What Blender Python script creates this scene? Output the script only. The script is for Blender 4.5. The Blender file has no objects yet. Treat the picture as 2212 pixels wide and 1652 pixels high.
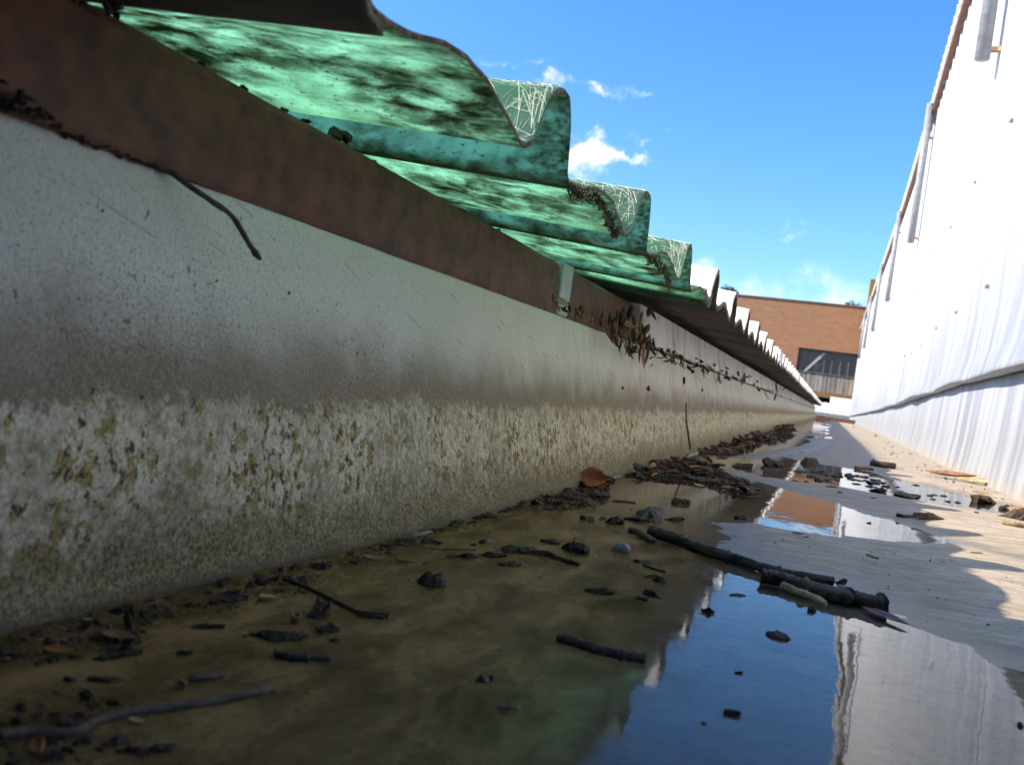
import bpy, math, random
import numpy as np
from mathutils import Vector, Matrix

# ------------------------------------------------------------------ camera, sky, sun, exposure
SC = bpy.context.scene
COL = SC.collection
H_CAM = 0.066
# rows: world X, Y, Z axes expressed in camera axes (right, up, forward)
CAM = np.array([[0.92858395, -0.13464467, -0.34583617],
                [0.34435433, -0.03489540, 0.93819103],
                [0.13839051, 0.99027932, -0.01396217]])
F_PX = 869.0
cam_data = bpy.data.cameras.new("camera")
cam_data.sensor_width = 36.0
cam_data.lens = F_PX / 1024 * 36
cam_data.clip_start = 0.004
cam_data.clip_end = 3000
cam_data.dof.use_dof = True
cam_data.dof.focus_distance = 0.48
cam_data.dof.aperture_fstop = 30
cam = bpy.data.objects.new("camera", cam_data)
COL.objects.link(cam)
cx, cy, cz = CAM[:, 0], CAM[:, 1], -CAM[:, 2]
cam.matrix_world = Matrix(((cx[0], cy[0], cz[0], 0), (cx[1], cy[1], cz[1], 0), (cx[2], cy[2], cz[2], H_CAM), (0, 0, 0, 1)))
SC.camera = cam
SC.view_settings.view_transform = 'Standard'
SC.view_settings.look = 'None'
SC.view_settings.gamma = 1
SC.view_settings.exposure = 1.27
SC.view_settings.use_white_balance = True
SC.view_settings.white_balance_temperature = 8000      # set for the shade, as the phone did
SC.cycles.use_denoising = True
SC.cycles.max_bounces = 10
SC.cycles.transparent_max_bounces = 12
SC.cycles.sample_clamp_indirect = 6

SUN_DIR = Vector((1.25, 0.42, -1.0)).normalized()      # the way the light travels
sun_data = bpy.data.lights.new("sun", 'SUN')
sun_data.energy = 4.2
sun_data.angle = math.radians(0.5)
sun_data.color = (1.0, 0.94, 0.85)
sun = bpy.data.objects.new("sun", sun_data)
COL.objects.link(sun)
sun.rotation_euler = SUN_DIR.to_track_quat('-Z', 'Y').to_euler()

def ray(px, py):
    """photo pixel (2212 wide) -> direction in the world, scaled to Y = 1"""
    s = 1024 / 2212
    c = np.array([px * s - 512, -(py * s - 382), F_PX])
    d = CAM @ c
    return d / abs(d[1])

world = bpy.data.worlds.new("World")
SC.world = world
world.use_nodes = True
wt = world.node_tree
wt.nodes.clear()
class NT:
    def __init__(s, nt): s.nt = nt
    def n(s, typ, ins=None, **props):
        nd = s.nt.nodes.new(typ)
        for k, v in props.items():
            setattr(nd, k, v)
        if ins:
            for k, v in ins.items():
                s.set(nd, k, v)
        return nd
    def set(s, nd, k, v):
        sock = nd.inputs[k]
        if hasattr(v, 'is_output') or isinstance(v, bpy.types.NodeSocket):
            s.nt.links.new(v, sock)
        elif isinstance(v, bpy.types.Node):
            s.nt.links.new(v.outputs[0], sock)
        else:
            if sock.type == 'RGBA' and len(v) == 3:
                v = (*v, 1)
            sock.default_value = v
    def math(s, op, a, b=None, c=None, clamp=False):
        nd = s.n('ShaderNodeMath', operation=op, use_clamp=clamp)
        for i, v in enumerate((a, b, c)):
            if v is not None:
                s.set(nd, i, v)
        return nd.outputs[0]
    def vmath(s, op, a, b=None):
        nd = s.n('ShaderNodeVectorMath', operation=op)
        s.set(nd, 0, a)
        if b is not None:
            s.set(nd, 1, b)
        return nd.outputs['Value'] if op in ('LENGTH', 'DOT_PRODUCT') else nd.outputs[0]
    def mapr(s, v, a, b, c=0.0, d=1.0, smooth=False):
        nd = s.n('ShaderNodeMapRange', {0: v, 1: a, 2: b, 3: c, 4: d})
        nd.clamp = True
        if smooth:
            nd.interpolation_type = 'SMOOTHSTEP'
        return nd.outputs[0]
    def noise(s, vec, scale, detail=3, rough=0.55, dist=0.0):
        return s.n('ShaderNodeTexNoise', {'Vector': vec, 'Scale': scale, 'Detail': detail, 'Roughness': rough, 'Distortion': dist}).outputs[0]
    def mix(s, f, a, b, blend='MIX'):
        nd = s.n('ShaderNodeMix', data_type='RGBA', blend_type=blend)
        nd.clamp_factor = True
        s.set(nd, 0, f); s.set(nd, 6, a); s.set(nd, 7, b)
        return nd.outputs[2]
    def scaled(s, vec, v):
        return s.vmath('MULTIPLY', vec, v)

w = NT(wt)
sky = w.n('ShaderNodeTexSky', sky_type='NISHITA')
sky.sun_disc = False
to_sun = -SUN_DIR
sky.sun_elevation = math.asin(to_sun.z)
sky.sun_rotation = math.atan2(to_sun.x, to_sun.y)
sky.altitude = 0
sky.air_density = 1.0
sky.dust_density = 0.9
sky.ozone_density = 2.2
gen = w.n('ShaderNodeTexCoord').outputs['Generated']
tint = w.mix(1.0, sky.outputs[0], (0.80, 1.0, 1.44), 'MULTIPLY')
hs = w.n('ShaderNodeHueSaturation', {'Hue': 0.497, 'Saturation': 1.16, 'Value': 1.12, 'Color': tint})
n1 = w.n('ShaderNodeTexNoise', {'Vector': gen, 'Scale': 14, 'Detail': 6, 'Roughness': 0.6})
warp = w.vmath('SCALE', w.vmath('SUBTRACT', n1.outputs[1], (0.5, 0.5, 0.5)))
warp.node.inputs['Scale'].default_value = 0.13
gw = w.vmath('ADD', gen, warp)
cn = w.noise(gen, 26, 6, 0.6)
total = None
for (px, py, rx, rz, amt) in ((1290, 335, 0.070, 0.020, 1.25), (1245, 365, 0.040, 0.030, 1.6), (1355, 345, 0.055, 0.009, 1.0), (1208, 190, 0.024, 0.014, 1.0),
                              (1310, 195, 0.055, 0.010, 0.95), (1085, 135, 0.02, 0.006, 0.7), (1275, 125, 0.02, 0.006, 0.6), (1712, 488, 0.032, 0.011, 0.8), (1145, 146, 0.026, 0.008, 0.8),
                              (1470, 312, 0.014, 0.006, 0.4), (1830, 235, 0.010, 0.004, 0.3), (1340, 212, 0.010, 0.008, 0.4)):
    d = Vector(ray(px, py)).normalized()
    off = w.vmath('SUBTRACT', gw, tuple(d))
    ln = w.vmath('LENGTH', w.scaled(off, (1 / rx, 1 / rx, 1 / rz)))
    g = w.mapr(ln, 1.0, 0.0, 0.0, amt)
    total = g if total is None else w.math('ADD', total, g)
# a pale bank of cloud all round the horizon
sep = w.n('ShaderNodeSeparateXYZ', {0: gw})
bank = w.math('MULTIPLY', w.mapr(sep.outputs[2], 0.160, 0.10, 0.0, 1.0, True), w.mapr(w.noise(w.scaled(gen, (3, 3, 9)), 2.2, 4), 0.22, 0.48))
total = w.math('ADD', total, bank)
cmask = w.mapr(w.math('MULTIPLY', total, w.mapr(cn, 0.30, 0.62, 0.15, 1.3)), 0.04, 1.6, 0.0, 0.92, True)
skyc = w.mix(cmask, hs.outputs[0], (8.2, 8.3, 8.4))
bg = w.n('ShaderNodeBackground', {'Color': skyc, 'Strength': 0.093})
wt.links.new(bg.outputs[0], w.n('ShaderNodeOutputWorld').inputs[0])

# ------------------------------------------------------------------ helpers
RNG = random.Random(7)
NR = np.random.default_rng(11)

def at_z(px, py, z=0.0):
    d = ray(px, py)
    k = (z - H_CAM) / d[2]
    return Vector((d[0] * k, d[1] * k, z))
def at_x(px, py, x):
    d = ray(px, py)
    k = x / d[0]
    return Vector((x, d[1] * k, H_CAM + d[2] * k))
def at_y(px, py, y):
    d = ray(px, py)
    return Vector((d[0] * y, y, H_CAM + d[2] * y))
def px_size(p, n):
    """metres spanned by n photo pixels at point p"""
    q = np.array([p[0], p[1], p[2] - H_CAM])
    return n * float(CAM[:, 2] @ q) / (F_PX * 2212 / 1024)

def link(name, data, parent=None):
    o = bpy.data.objects.new(name, data)
    COL.objects.link(o)
    if parent is not None:
        o.parent = parent
    return o
def mesh(name, verts, faces, mats, smooth=False, fmat=None):
    me = bpy.data.meshes.new(name)
    me.from_pydata([tuple(v) for v in verts], [], [tuple(int(i) for i in f) for f in faces])
    for m in (mats if isinstance(mats, (list, tuple)) else [mats]):
        me.materials.append(m)
    if smooth:
        me.polygons.foreach_set('use_smooth', [True] * len(me.polygons))
    if fmat is not None:
        me.polygons.foreach_set('material_index', list(fmat))
    me.update()
    return me
def tag(o, label=None, cat=None, group=None, kind=None):
    for k, v in (('label', label), ('category', cat), ('group', group), ('kind', kind)):
        if v:
            o[k] = v
    return o
def empty(name, loc=(0, 0, 0), parent=None):
    o = link(name, None, parent)
    o.location = loc
    o.empty_display_size = 0.02
    return o
BOXF = [(0, 3, 2, 1), (4, 5, 6, 7), (0, 1, 5, 4), (1, 2, 6, 5), (2, 3, 7, 6), (3, 0, 4, 7)]
def box_vf(x0, x1, y0, y1, z0, z1):
    return ([(x0, y0, z0), (x1, y0, z0), (x1, y1, z0), (x0, y1, z0), (x0, y0, z1), (x1, y0, z1), (x1, y1, z1), (x0, y1, z1)], BOXF)
def box(name, b, mat, parent=None, bevel=0.0):
    v, f = box_vf(*b)
    o = link(name, mesh(name, v, f, mat), parent)
    if bevel:
        m = o.modifiers.new('bevel', 'BEVEL')
        m.width = bevel
        m.segments = 2
    return o
def vnoise(x, y, z=0.0):
    from mathutils import noise as mn
    return mn.noise(Vector((x, y, z)))
def sstep(a, b, x):
    t = min(1, max(0, (x - a) / (b - a)))
    return t * t * (3 - 2 * t)

# ------------------------------------------------------------------ materials
def material(name):
    m = bpy.data.materials.new(name)
    m.use_nodes = True
    m.node_tree.nodes.clear()
    t = NT(m.node_tree)
    t.out = t.n('ShaderNodeOutputMaterial')
    t.pos = t.n('ShaderNodeNewGeometry').outputs['Position']
    return m, t
def finish(t, color, rough=0.8, bump=None, bstr=0.4, bdist=0.001, spec=0.4, metallic=0.0, coat=0.0):
    b = t.n('ShaderNodeBsdfPrincipled', {'Base Color': color, 'Roughness': rough, 'Specular IOR Level': spec, 'Metallic': metallic, 'Coat Weight': coat})
    if bump is not None:
        bn = t.n('ShaderNodeBump', {'Strength': bstr, 'Distance': bdist, 'Height': bump})
        t.set(b, 'Normal', bn.outputs[0])
    t.nt.links.new(b.outputs[0], t.out.inputs[0])
    return b
def simple(name, c1, c2, scale, rough=0.8, bstr=0.3, bdist=0.001, detail=4, stretch=(1, 1, 1), spec=0.4, lo=0.35, hi=0.65, obj=False):
    m, t = material(name)
    p = t.n('ShaderNodeTexCoord').outputs['Object'] if obj else t.pos
    p = t.scaled(p, stretch)
    n = t.noise(p, scale, detail, 0.6)
    finish(t, t.mix(t.mapr(n, lo, hi), c1, c2), rough, n, bstr, bdist, spec)
    return m

def make_wall_mat():
    m, t = material('painted_gutter_wall')
    P = t.pos
    sx = t.n('ShaderNodeSeparateXYZ', {0: P})
    z = sx.outputs[2]
    pv = t.scaled(P, (1, 1, 0.75))
    nb = t.noise(t.scaled(P, (1, 1, 0.3)), 55, 4, 0.6)
    nf = t.noise(pv, 1100, 4, 0.7)
    nm = t.noise(pv, 380, 6, 0.68, 0.3)
    nk = t.noise(pv, 75, 4, 0.6, 0.3)
    nl = t.noise(P, 17, 3, 0.5)
    nq = t.noise(t.vmath('ADD', P, (1.0, 5.0, 2.0)), 38, 3, 0.55)
    zb = t.math('ADD', z, t.math('MULTIPLY', t.math('SUBTRACT', nb, 0.5), 0.010))
    # paint, dulled by fine dust
    Y = sx.outputs[1]
    col = t.mix(t.mapr(nl, 0.3, 0.7), (0.60, 0.575, 0.485), (0.71, 0.68, 0.58))
    col = t.mix(t.mapr(nf, 0.38, 0.66, 0, 0.42), col, (0.34, 0.32, 0.26))
    # faint vertical run marks
    run = t.noise(t.scaled(P, (1, 1, 0.06)), 120, 3, 0.6)
    col = t.mix(t.math('MULTIPLY', t.mapr(run, 0.48, 0.70, 0, 0.55), t.mapr(Y, 0.3, 1.0)), col, (0.27, 0.24, 0.19))
    # speckles of mould, thicker lower down and towards the dark end
    sp = t.noise(P, 1250, 2.0, 0.6)
    dens = t.math('ADD', t.math('ADD', t.mapr(nl, 0.35, 0.65, -0.035, 0.02), t.mapr(z, 0.108, 0.052, -0.05, 0.05)), t.mapr(Y, 0.14, 0.45, 0.025, -0.06))
    col = t.mix(t.mapr(t.math('ADD', sp, dens), 0.595, 0.675, 0, 0.7), col, (0.16, 0.14, 0.105))
    sp2 = t.noise(t.vmath('ADD', P, (4.0, 2.0, 1.0)), 330, 1.0, 0.5)
    col = t.mix(t.mapr(t.math('ADD', sp2, dens), 0.735, 0.765, 0, 0.75), col, (0.10, 0.085, 0.06))
    # scratches
    scr = t.noise(t.scaled(t.n('ShaderNodeVectorRotate', {'Vector': P, 'Angle': 0.35}, rotation_type='X_AXIS').outputs[0], (1, 0.05, 1)), 420, 0, 0.5)
    col = t.mix(t.mapr(scr, 0.785, 0.80, 0, 0.35), col, (0.22, 0.21, 0.18))
    # brown tide mark fading upward
    zt = t.math('ADD', zb, t.math('MULTIPLY', t.math('SUBTRACT', nq, 0.5), 0.022))
    fade = t.math('MULTIPLY', t.mapr(zt, 0.080, 0.050, 0.0, 0.95, True), t.mapr(nf, 0.3, 0.6, 0.75, 1.0))
    col = t.mix(fade, col, (0.19, 0.132, 0.078))
    # lichen zone
    lich = t.mix(t.mapr(t.math('ADD', t.math('ADD', t.math('MULTIPLY', nm, 0.45), t.math('MULTIPLY', nk, 0.25)), t.math('MULTIPLY', nq, 0.30)), 0.40, 0.52), (0.235, 0.188, 0.105), (0.72, 0.65, 0.485))
    lich = t.mix(t.mapr(nf, 0.42, 0.60, 0, 0.55), lich, (0.29, 0.24, 0.145))
    lich = t.mix(t.mapr(nk, 0.50, 0.66, 0, 0.55), lich, (0.27, 0.225, 0.14))
    ny = t.noise(t.vmath('ADD', t.scaled(P, (1, 1, 0.8)), (9.1, 0.7, 4.3)), 180, 6, 0.76, 0.5)
    lich = t.mix(t.math('MULTIPLY', t.mapr(t.math('ADD', ny, t.mapr(nq, 0.35, 0.65, -0.05, 0.05)), 0.525, 0.575), t.mapr(nf, 0.3, 0.55, 0.4, 0.95)), lich, (0.235, 0.165, 0.022))
    nd = t.math('ADD', t.noise(t.vmath('ADD', t.scaled(P, (1, 1, 0.7)), (3.1, 7.7, 1.3)), 470, 5, 0.72, 0.3), t.math('ADD', t.mapr(ny, 0.40, 0.62, -0.045, 0.05), t.mapr(nq, 0.35, 0.65, -0.05, 0.05)))
    lich = t.mix(t.mapr(nd, 0.580, 0.615, 0, 0.95), lich, (0.050, 0.030, 0.016))
    edge = t.math('ADD', zt, t.math('MULTIPLY', t.math('SUBTRACT', nm, 0.5), 0.030))
    col = t.mix(t.mapr(edge, 0.0485, 0.0450), col, lich)
    # grime at the foot
    gr = t.math('ADD', z, t.math('ADD', t.math('MULTIPLY', t.math('SUBTRACT', t.noise(P, 520, 5, 0.75), 0.5), 0.050), t.math('MULTIPLY', t.math('SUBTRACT', nq, 0.5), 0.02)))
    col = t.mix(t.mapr(gr, 0.027, 0.008, 0, 0.93), col, t.mix(t.mapr(nf, 0.42, 0.58), (0.045, 0.034, 0.012), (0.24, 0.195, 0.105)))
    col = t.mix(t.mapr(zb, 0.0045, 0.0, 0, 0.85), col, (0.075, 0.062, 0.042))
    bump = t.math('ADD', t.math('MULTIPLY', nf, 0.5), t.math('MULTIPLY', nm, 1.0))
    finish(t, col, 0.85, bump, 0.6, 0.0012, 0.3)
    return m
M_WALL = make_wall_mat()

def make_floor_mat():
    m, t = material('wet_concrete')
    P = t.pos
    z = t.n('ShaderNodeSeparateXYZ', {0: P}).outputs[2]
    n1 = t.noise(t.scaled(P, (0.6, 1.6, 1)), 60, 6, 0.68)
    n2 = t.noise(t.scaled(P, (0.35, 1, 1)), 700, 4, 0.7)
    n3 = t.noise(P, 9, 3, 0.5)
    dry = t.mix(t.mapr(n1, 0.3, 0.7), (0.215, 0.185, 0.148), (0.45, 0.405, 0.345))
    dry = t.mix(t.mapr(n3, 0.35, 0.65, 0, 0.5), dry, (0.30, 0.265, 0.22))
    dry = t.mix(t.mapr(n2, 0.5, 0.68, 0, 0.5), dry, (0.17, 0.145, 0.11))
    dry = t.mix(t.mapr(t.noise(t.scaled(P, (0.25, 1, 1)), 150, 5, 0.7), 0.48, 0.66, 0, 0.7), dry, (0.185, 0.15, 0.108))
    dry = t.mix(t.mapr(t.noise(P, 380, 2), 0.66, 0.72, 0, 0.7), dry, (0.10, 0.09, 0.075))
    silt = t.mix(t.mapr(n1, 0.35, 0.68), (0.088, 0.056, 0.022), (0.215, 0.152, 0.078))
    silt = t.mix(t.mapr(n2, 0.48, 0.62, 0, 0.6), silt, (0.045, 0.029, 0.013))
    silt = t.mix(t.mapr(n3, 0.45, 0.68, 0, 0.55), silt, (0.165, 0.142, 0.10))
    zz = t.math('ADD', z, t.math('MULTIPLY', t.math('SUBTRACT', n1, 0.5), 0.0016))
    wet = t.mapr(zz, 0.0014, 0.0003)
    col = t.mix(t.math('MULTIPLY', wet, 0.6), dry, (0.11, 0.092, 0.066))
    col = t.mix(t.mapr(zz, -0.0003, -0.0020), col, silt)
    rough = t.mapr(wet, 0, 1, 0.82, 0.45)
    finish(t, col, rough, t.math('ADD', n2, n1), 0.5, 0.0009, 0.4)
    return m
M_FLOOR = make_floor_mat()

def make_water_mat():
    m, t = material('still_water')
    P = t.pos
    n = t.math('ADD', t.noise(t.scaled(P, (1, 0.6, 1)), 38, 2, 0.5), t.math('MULTIPLY', t.noise(P, 240, 2, 0.5), 0.10))
    bn = t.n('ShaderNodeBump', {'Strength': 0.30, 'Distance': 0.0006, 'Height': n})
    fr = t.n('ShaderNodeFresnel', {'IOR': 1.33, 'Normal': bn.outputs[0]})
    # a scum of fine silt floats on the stagnant end beside the wall
    q = t.n('ShaderNodeSeparateXYZ', {0: P})
    n5 = t.noise(t.scaled(P, (1, 0.5, 1)), 70, 6, 0.7, 0.4)
    xw = t.math('ADD', q.outputs[0], t.math('MULTIPLY', t.math('SUBTRACT', n5, 0.5), 0.05))
    film = t.math('MULTIPLY', t.mapr(xw, -0.020, -0.048, 0, 1, True), t.mapr(q.outputs[1], 0.62, 0.36, 0.15, 1, True))
    dust = t.math('ADD', t.mapr(t.noise(P, 210, 6, 0.75), 0.50, 0.70, 0, 0.34), t.mapr(t.noise(P, 900, 1), 0.70, 0.74, 0, 0.6))
    film = t.math('MAXIMUM', film, dust)
    gl = t.n('ShaderNodeBsdfGlossy', {'Color': (1, 1, 1, 1), 'Roughness': t.mapr(film, 0, 1, 0.01, 0.16), 'Normal': bn.outputs[0]})
    tr = t.n('ShaderNodeBsdfTransparent', {'Color': (0.93, 0.90, 0.84, 1)})
    sc = t.n('ShaderNodeBsdfDiffuse', {'Color': t.mix(t.mapr(t.math('ADD', t.math('MULTIPLY', n5, 0.6), t.math('MULTIPLY', t.noise(t.scaled(P, (0.4, 1, 1)), 900, 4, 0.75), 0.4)), 0.40, 0.60), (0.085, 0.049, 0.015), (0.25, 0.165, 0.070))})
    under = t.n('ShaderNodeMixShader', {0: t.math('MULTIPLY', film, t.mapr(n5, 0.3, 0.6, 0.4, 0.85)), 1: tr.outputs[0], 2: sc.outputs[0]})
    fac = t.math('MULTIPLY', fr.outputs[0], t.mapr(film, 0, 1, 1.0, 0.30))
    mx = t.n('ShaderNodeMixShader', {0: fac, 1: under.outputs[0], 2: gl.outputs[0]})
    t.nt.links.new(mx.outputs[0], t.out.inputs[0])
    return m
M_WATER = make_water_mat()

def make_green_mat():
    m, t = material('green_fibreglass')
    P = t.pos
    s = t.scaled(P, (0.5, 1, 0.9))
    n1 = t.noise(s, 130, 6, 0.68, 0.5)
    n2 = t.noise(t.scaled(P, (0.55, 1, 1)), 620, 4, 0.65)
    n3 = t.noise(t.scaled(P, (0.08, 1, 0.5)), 130, 3, 0.6)
    n4 = t.noise(P, 17, 3, 0.5)
    dirt = t.math('ADD', t.math('MULTIPLY', t.mapr(n1, 0.41, 0.66), 1.05), t.math('MULTIPLY', t.mapr(n3, 0.48, 0.72), 0.45))
    dirt = t.math('MULTIPLY', dirt, t.mapr(n4, 0.32, 0.60, 0.15, 1.05))
    tn = t.math('ABSOLUTE', t.n('ShaderNodeSeparateXYZ', {0: t.n('ShaderNodeNewGeometry').outputs['Normal']}).outputs[2])
    dirt = t.math('MULTIPLY', dirt, t.mapr(tn, 0.25, 0.8, 0.35, 1.0))
    dirt = t.math('ADD', dirt, t.mapr(n2, 0.60, 0.68, 0, 0.7), clamp=True)
    # grime washed down to the drip edge and lying along the foot of each rib
    sxyz = t.n('ShaderNodeSeparateXYZ', {0: P})
    edge = t.math('MULTIPLY', t.mapr(t.math('ADD', sxyz.outputs[0], t.math('MULTIPLY', n1, 0.05)), -0.102, -0.076, 0, 0.85), t.mapr(n2, 0.4, 0.6, 0.3, 1))
    dirt = t.math('MAXIMUM', dirt, edge)
    ph = t.math('MODULO', t.math('SUBTRACT', t.math('ADD', sxyz.outputs[1], 1.45), PH0), PITCH)
    ph = t.math('ADD', ph, t.math('MULTIPLY', t.math('SUBTRACT', n1, 0.5), 0.02))
    foot = t.math('MULTIPLY', t.mapr(ph, 0.043, 0.049), t.mapr(ph, 0.064, 0.052))
    dirt = t.math('MAXIMUM', dirt, t.math('MULTIPLY', foot, 0.9))
    nz = t.n('ShaderNodeSeparateXYZ', {0: t.n('ShaderNodeNewGeometry').outputs['True Normal']}).outputs[2]
    dirt = t.math('MULTIPLY', dirt, t.mapr(nz, -0.05, 0.05, 1.0, 0.30))   # the rain keeps the weather side cleaner
    green = t.mix(t.mapr(n4, 0.3, 0.7), (0.48, 0.92, 0.70), (0.54, 0.94, 0.79))
    dc = t.mix(t.mapr(n2, 0.4, 0.6), (0.030, 0.034, 0.012), (0.075, 0.065, 0.030))
    tl = t.n('ShaderNodeBsdfTranslucent', {'Color': t.mix(dirt, green, (0.09, 0.12, 0.035))})
    df = t.n('ShaderNodeBsdfDiffuse', {'Color': t.mix(dirt, (0.22, 0.42, 0.31), dc)})
    trp = t.n('ShaderNodeBsdfTransparent', {'Color': t.mix(dirt, (0.45, 0.80, 0.66), (0.02, 0.03, 0.01))})
    a = t.n('ShaderNodeMixShader', {0: t.mapr(dirt, 0, 1, 0.12, 0.72), 1: tl.outputs[0], 2: df.outputs[0]})
    b = t.n('ShaderNodeMixShader', {0: t.mapr(dirt, 0, 1, 0.30, 0.06), 1: a.outputs[0], 2: trp.outputs[0]})
    bn = t.n('ShaderNodeBump', {'Strength': 0.35, 'Distance': 0.0008, 'Height': n2})
    gl = t.n('ShaderNodeBsdfGlossy', {'Roughness': 0.35, 'Normal': bn.outputs[0]})
    e = t.n('ShaderNodeMixShader', {0: 0.035, 1: b.outputs[0], 2: gl.outputs[0]})
    t.nt.links.new(e.outputs[0], t.out.inputs[0])
    return m
PITCH = 0.145
PH0 = 0.254
M_GREEN = make_green_mat()
M_GREENRIM = simple('grimy_sheet_edge', (0.030, 0.024, 0.014), (0.20, 0.165, 0.095), 400, 0.9, 0.6)
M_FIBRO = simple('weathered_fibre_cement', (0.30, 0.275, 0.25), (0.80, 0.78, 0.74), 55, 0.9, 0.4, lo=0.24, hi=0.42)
M_FIBRO_UNDER = simple('stained_shaded_underside', (0.060, 0.050, 0.042), (0.17, 0.145, 0.125), 40, 0.9, 0.4, stretch=(0.15, 1, 1))  # underside dirt, with shade put into the colour as well
M_BEAM = simple('rusty_brown_paint', (0.056, 0.0150, 0.006), (0.145, 0.045, 0.019), 90, 0.62, 0.35, 0.0006, 6)
M_STRAP = simple('dull_zinc', (0.30, 0.33, 0.32), (0.42, 0.45, 0.44), 120, 0.5, 0.2)
M_PLASTER = simple('flaking_white_plaster', (0.30, 0.28, 0.25), (0.66, 0.645, 0.60), 42, 0.9, 0.6, 0.002, 6, stretch=(1, 1, 0.5), lo=0.30, hi=0.50)
M_CAULK = simple('grey_sealant', (0.13, 0.12, 0.10), (0.30, 0.285, 0.25), 300, 0.7, 0.3)
M_TIN = None
def make_tin():
    m, t = material('white_painted_steel')
    P = t.pos
    st = t.noise(t.scaled(P, (1, 1, 0.04)), 26, 4, 0.6)
    n = t.noise(P, 60, 4, 0.6)
    z = t.n('ShaderNodeSeparateXYZ', {0: P}).outputs[2]
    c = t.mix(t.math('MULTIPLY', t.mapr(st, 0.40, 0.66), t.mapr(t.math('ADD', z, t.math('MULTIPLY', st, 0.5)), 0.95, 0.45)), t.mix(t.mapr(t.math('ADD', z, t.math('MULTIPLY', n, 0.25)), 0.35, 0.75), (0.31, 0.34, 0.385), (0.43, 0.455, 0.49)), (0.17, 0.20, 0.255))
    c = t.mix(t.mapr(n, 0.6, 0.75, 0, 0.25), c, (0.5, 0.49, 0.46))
    runs = t.math('MULTIPLY', t.mapr(t.noise(t.scaled(P, (1, 1, 0.05)), 9, 4, 0.65), 0.55, 0.70), t.math('MULTIPLY', t.mapr(z, 0.55, 0.80), t.mapr(z, 1.0, 0.84)))
    c = t.mix(t.math('MULTIPLY', runs, 0.7), c, (0.30, 0.20, 0.09))
    dirt = t.mapr(t.math('ADD', z, t.math('MULTIPLY', t.math('SUBTRACT', n, 0.5), 0.06)), 0.020, -0.005, 0, 0.8)
    c = t.mix(dirt, c, (0.33, 0.27, 0.20))
    finish(t, c, 0.5, n, 0.15, 0.002, 0.4)
    return m
M_TIN = make_tin()
M_TINRUST = simple('rust_stain', (0.30, 0.17, 0.07), (0.52, 0.40, 0.25), 90, 0.8)
M_PIPE = simple('galvanised_pipe', (0.17, 0.19, 0.225), (0.25, 0.275, 0.315), 60, 0.45, 0.15)
M_SOFFIT = simple('maroon_fascia_board', (0.085, 0.042, 0.035), (0.15, 0.08, 0.065), 30, 0.7)
M_WHITE = simple('white_roof_paint', (0.68, 0.69, 0.69), (0.80, 0.80, 0.79), 20, 0.6, 0.1)
M_TWIG = simple('wet_bark', (0.010, 0.006, 0.004), (0.065, 0.040, 0.025), 260, 0.62, 1.0, 0.0016, 5, stretch=(1, 1, 1), spec=0.45)
M_TWIG2 = simple('grey_bark', (0.035, 0.025, 0.018), (0.11, 0.08, 0.056), 300, 0.7, 0.8, 0.001)
M_PALE = simple('pale_peeled_wood', (0.20, 0.15, 0.085), (0.42, 0.33, 0.20), 200, 0.7, 0.5)
M_CHIP = [simple('dark_wet_bark', (0.008, 0.0055, 0.004), (0.042, 0.028, 0.018), 420, 0.5, 0.9, 0.0022, spec=0.18),
          simple('brown_leaf_mould', (0.020, 0.011, 0.006), (0.078, 0.044, 0.023), 420, 0.7, 0.9, 0.0022),
          simple('grey_brown_wood', (0.034, 0.025, 0.019), (0.10, 0.076, 0.056), 360, 0.7, 0.9, 0.0022, spec=0.2)]
M_ORANGE = simple('orange_dead_leaf', (0.30, 0.085, 0.028), (0.46, 0.17, 0.065), 140, 0.45, 0.4, 0.0006)
M_RUSTLEAF = simple('brown_dead_leaf', (0.16, 0.070, 0.032), (0.34, 0.17, 0.085), 160, 0.55, 0.5, 0.0006)
M_REDLEAF = simple('wet_red_leaf', (0.10, 0.028, 0.014), (0.20, 0.062, 0.030), 160, 0.30, 0.5, 0.0006)
M_STRAW = simple('pale_straw', (0.34, 0.26, 0.13), (0.60, 0.50, 0.30), 200, 0.6)
M_PEBBLE = simple('grey_pebble', (0.10, 0.10, 0.10), (0.22, 0.21, 0.20), 300, 0.4)
M_MOSS = simple('dry_moss', (0.035, 0.028, 0.016), (0.16, 0.125, 0.060), 300, 0.9, 0.8)
M_GLASS = simple('dark_window_glass', (0.012, 0.016, 0.026), (0.045, 0.055, 0.080), 0.6, 0.12, 0.0, stretch=(1, 1, 0.2))
M_FRAME = simple('dark_window_frame', (0.07, 0.075, 0.09), (0.12, 0.125, 0.14), 3, 0.5)
M_RAIL = simple('weathered_grey_timber', (0.17, 0.145, 0.13), (0.34, 0.30, 0.27), 5, 0.85, stretch=(1, 1, 0.1))
M_TIMBER = simple('stained_timber_beam', (0.16, 0.085, 0.03), (0.26, 0.14, 0.055), 3, 0.7)
M_OCHRE = simple('ochre_masonry', (0.20, 0.13, 0.04), (0.30, 0.20, 0.07), 3, 0.85)
M_LEAFY = simple('dark_tree_leaf', (0.018, 0.030, 0.012), (0.045, 0.065, 0.025), 2, 0.7)
M_DARK = simple('shaded_void_dark', (0.012, 0.014, 0.014), (0.03, 0.032, 0.03), 2, 0.8)  # near-black colour stands in for the shade under the balcony
M_ROOFBODY = simple('grey_render', (0.28, 0.27, 0.25), (0.40, 0.385, 0.36), 6, 0.9)
M_GROUND = simple('grassy_ground', (0.05, 0.065, 0.025), (0.13, 0.12, 0.065), 0.15, 0.95)
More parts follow.
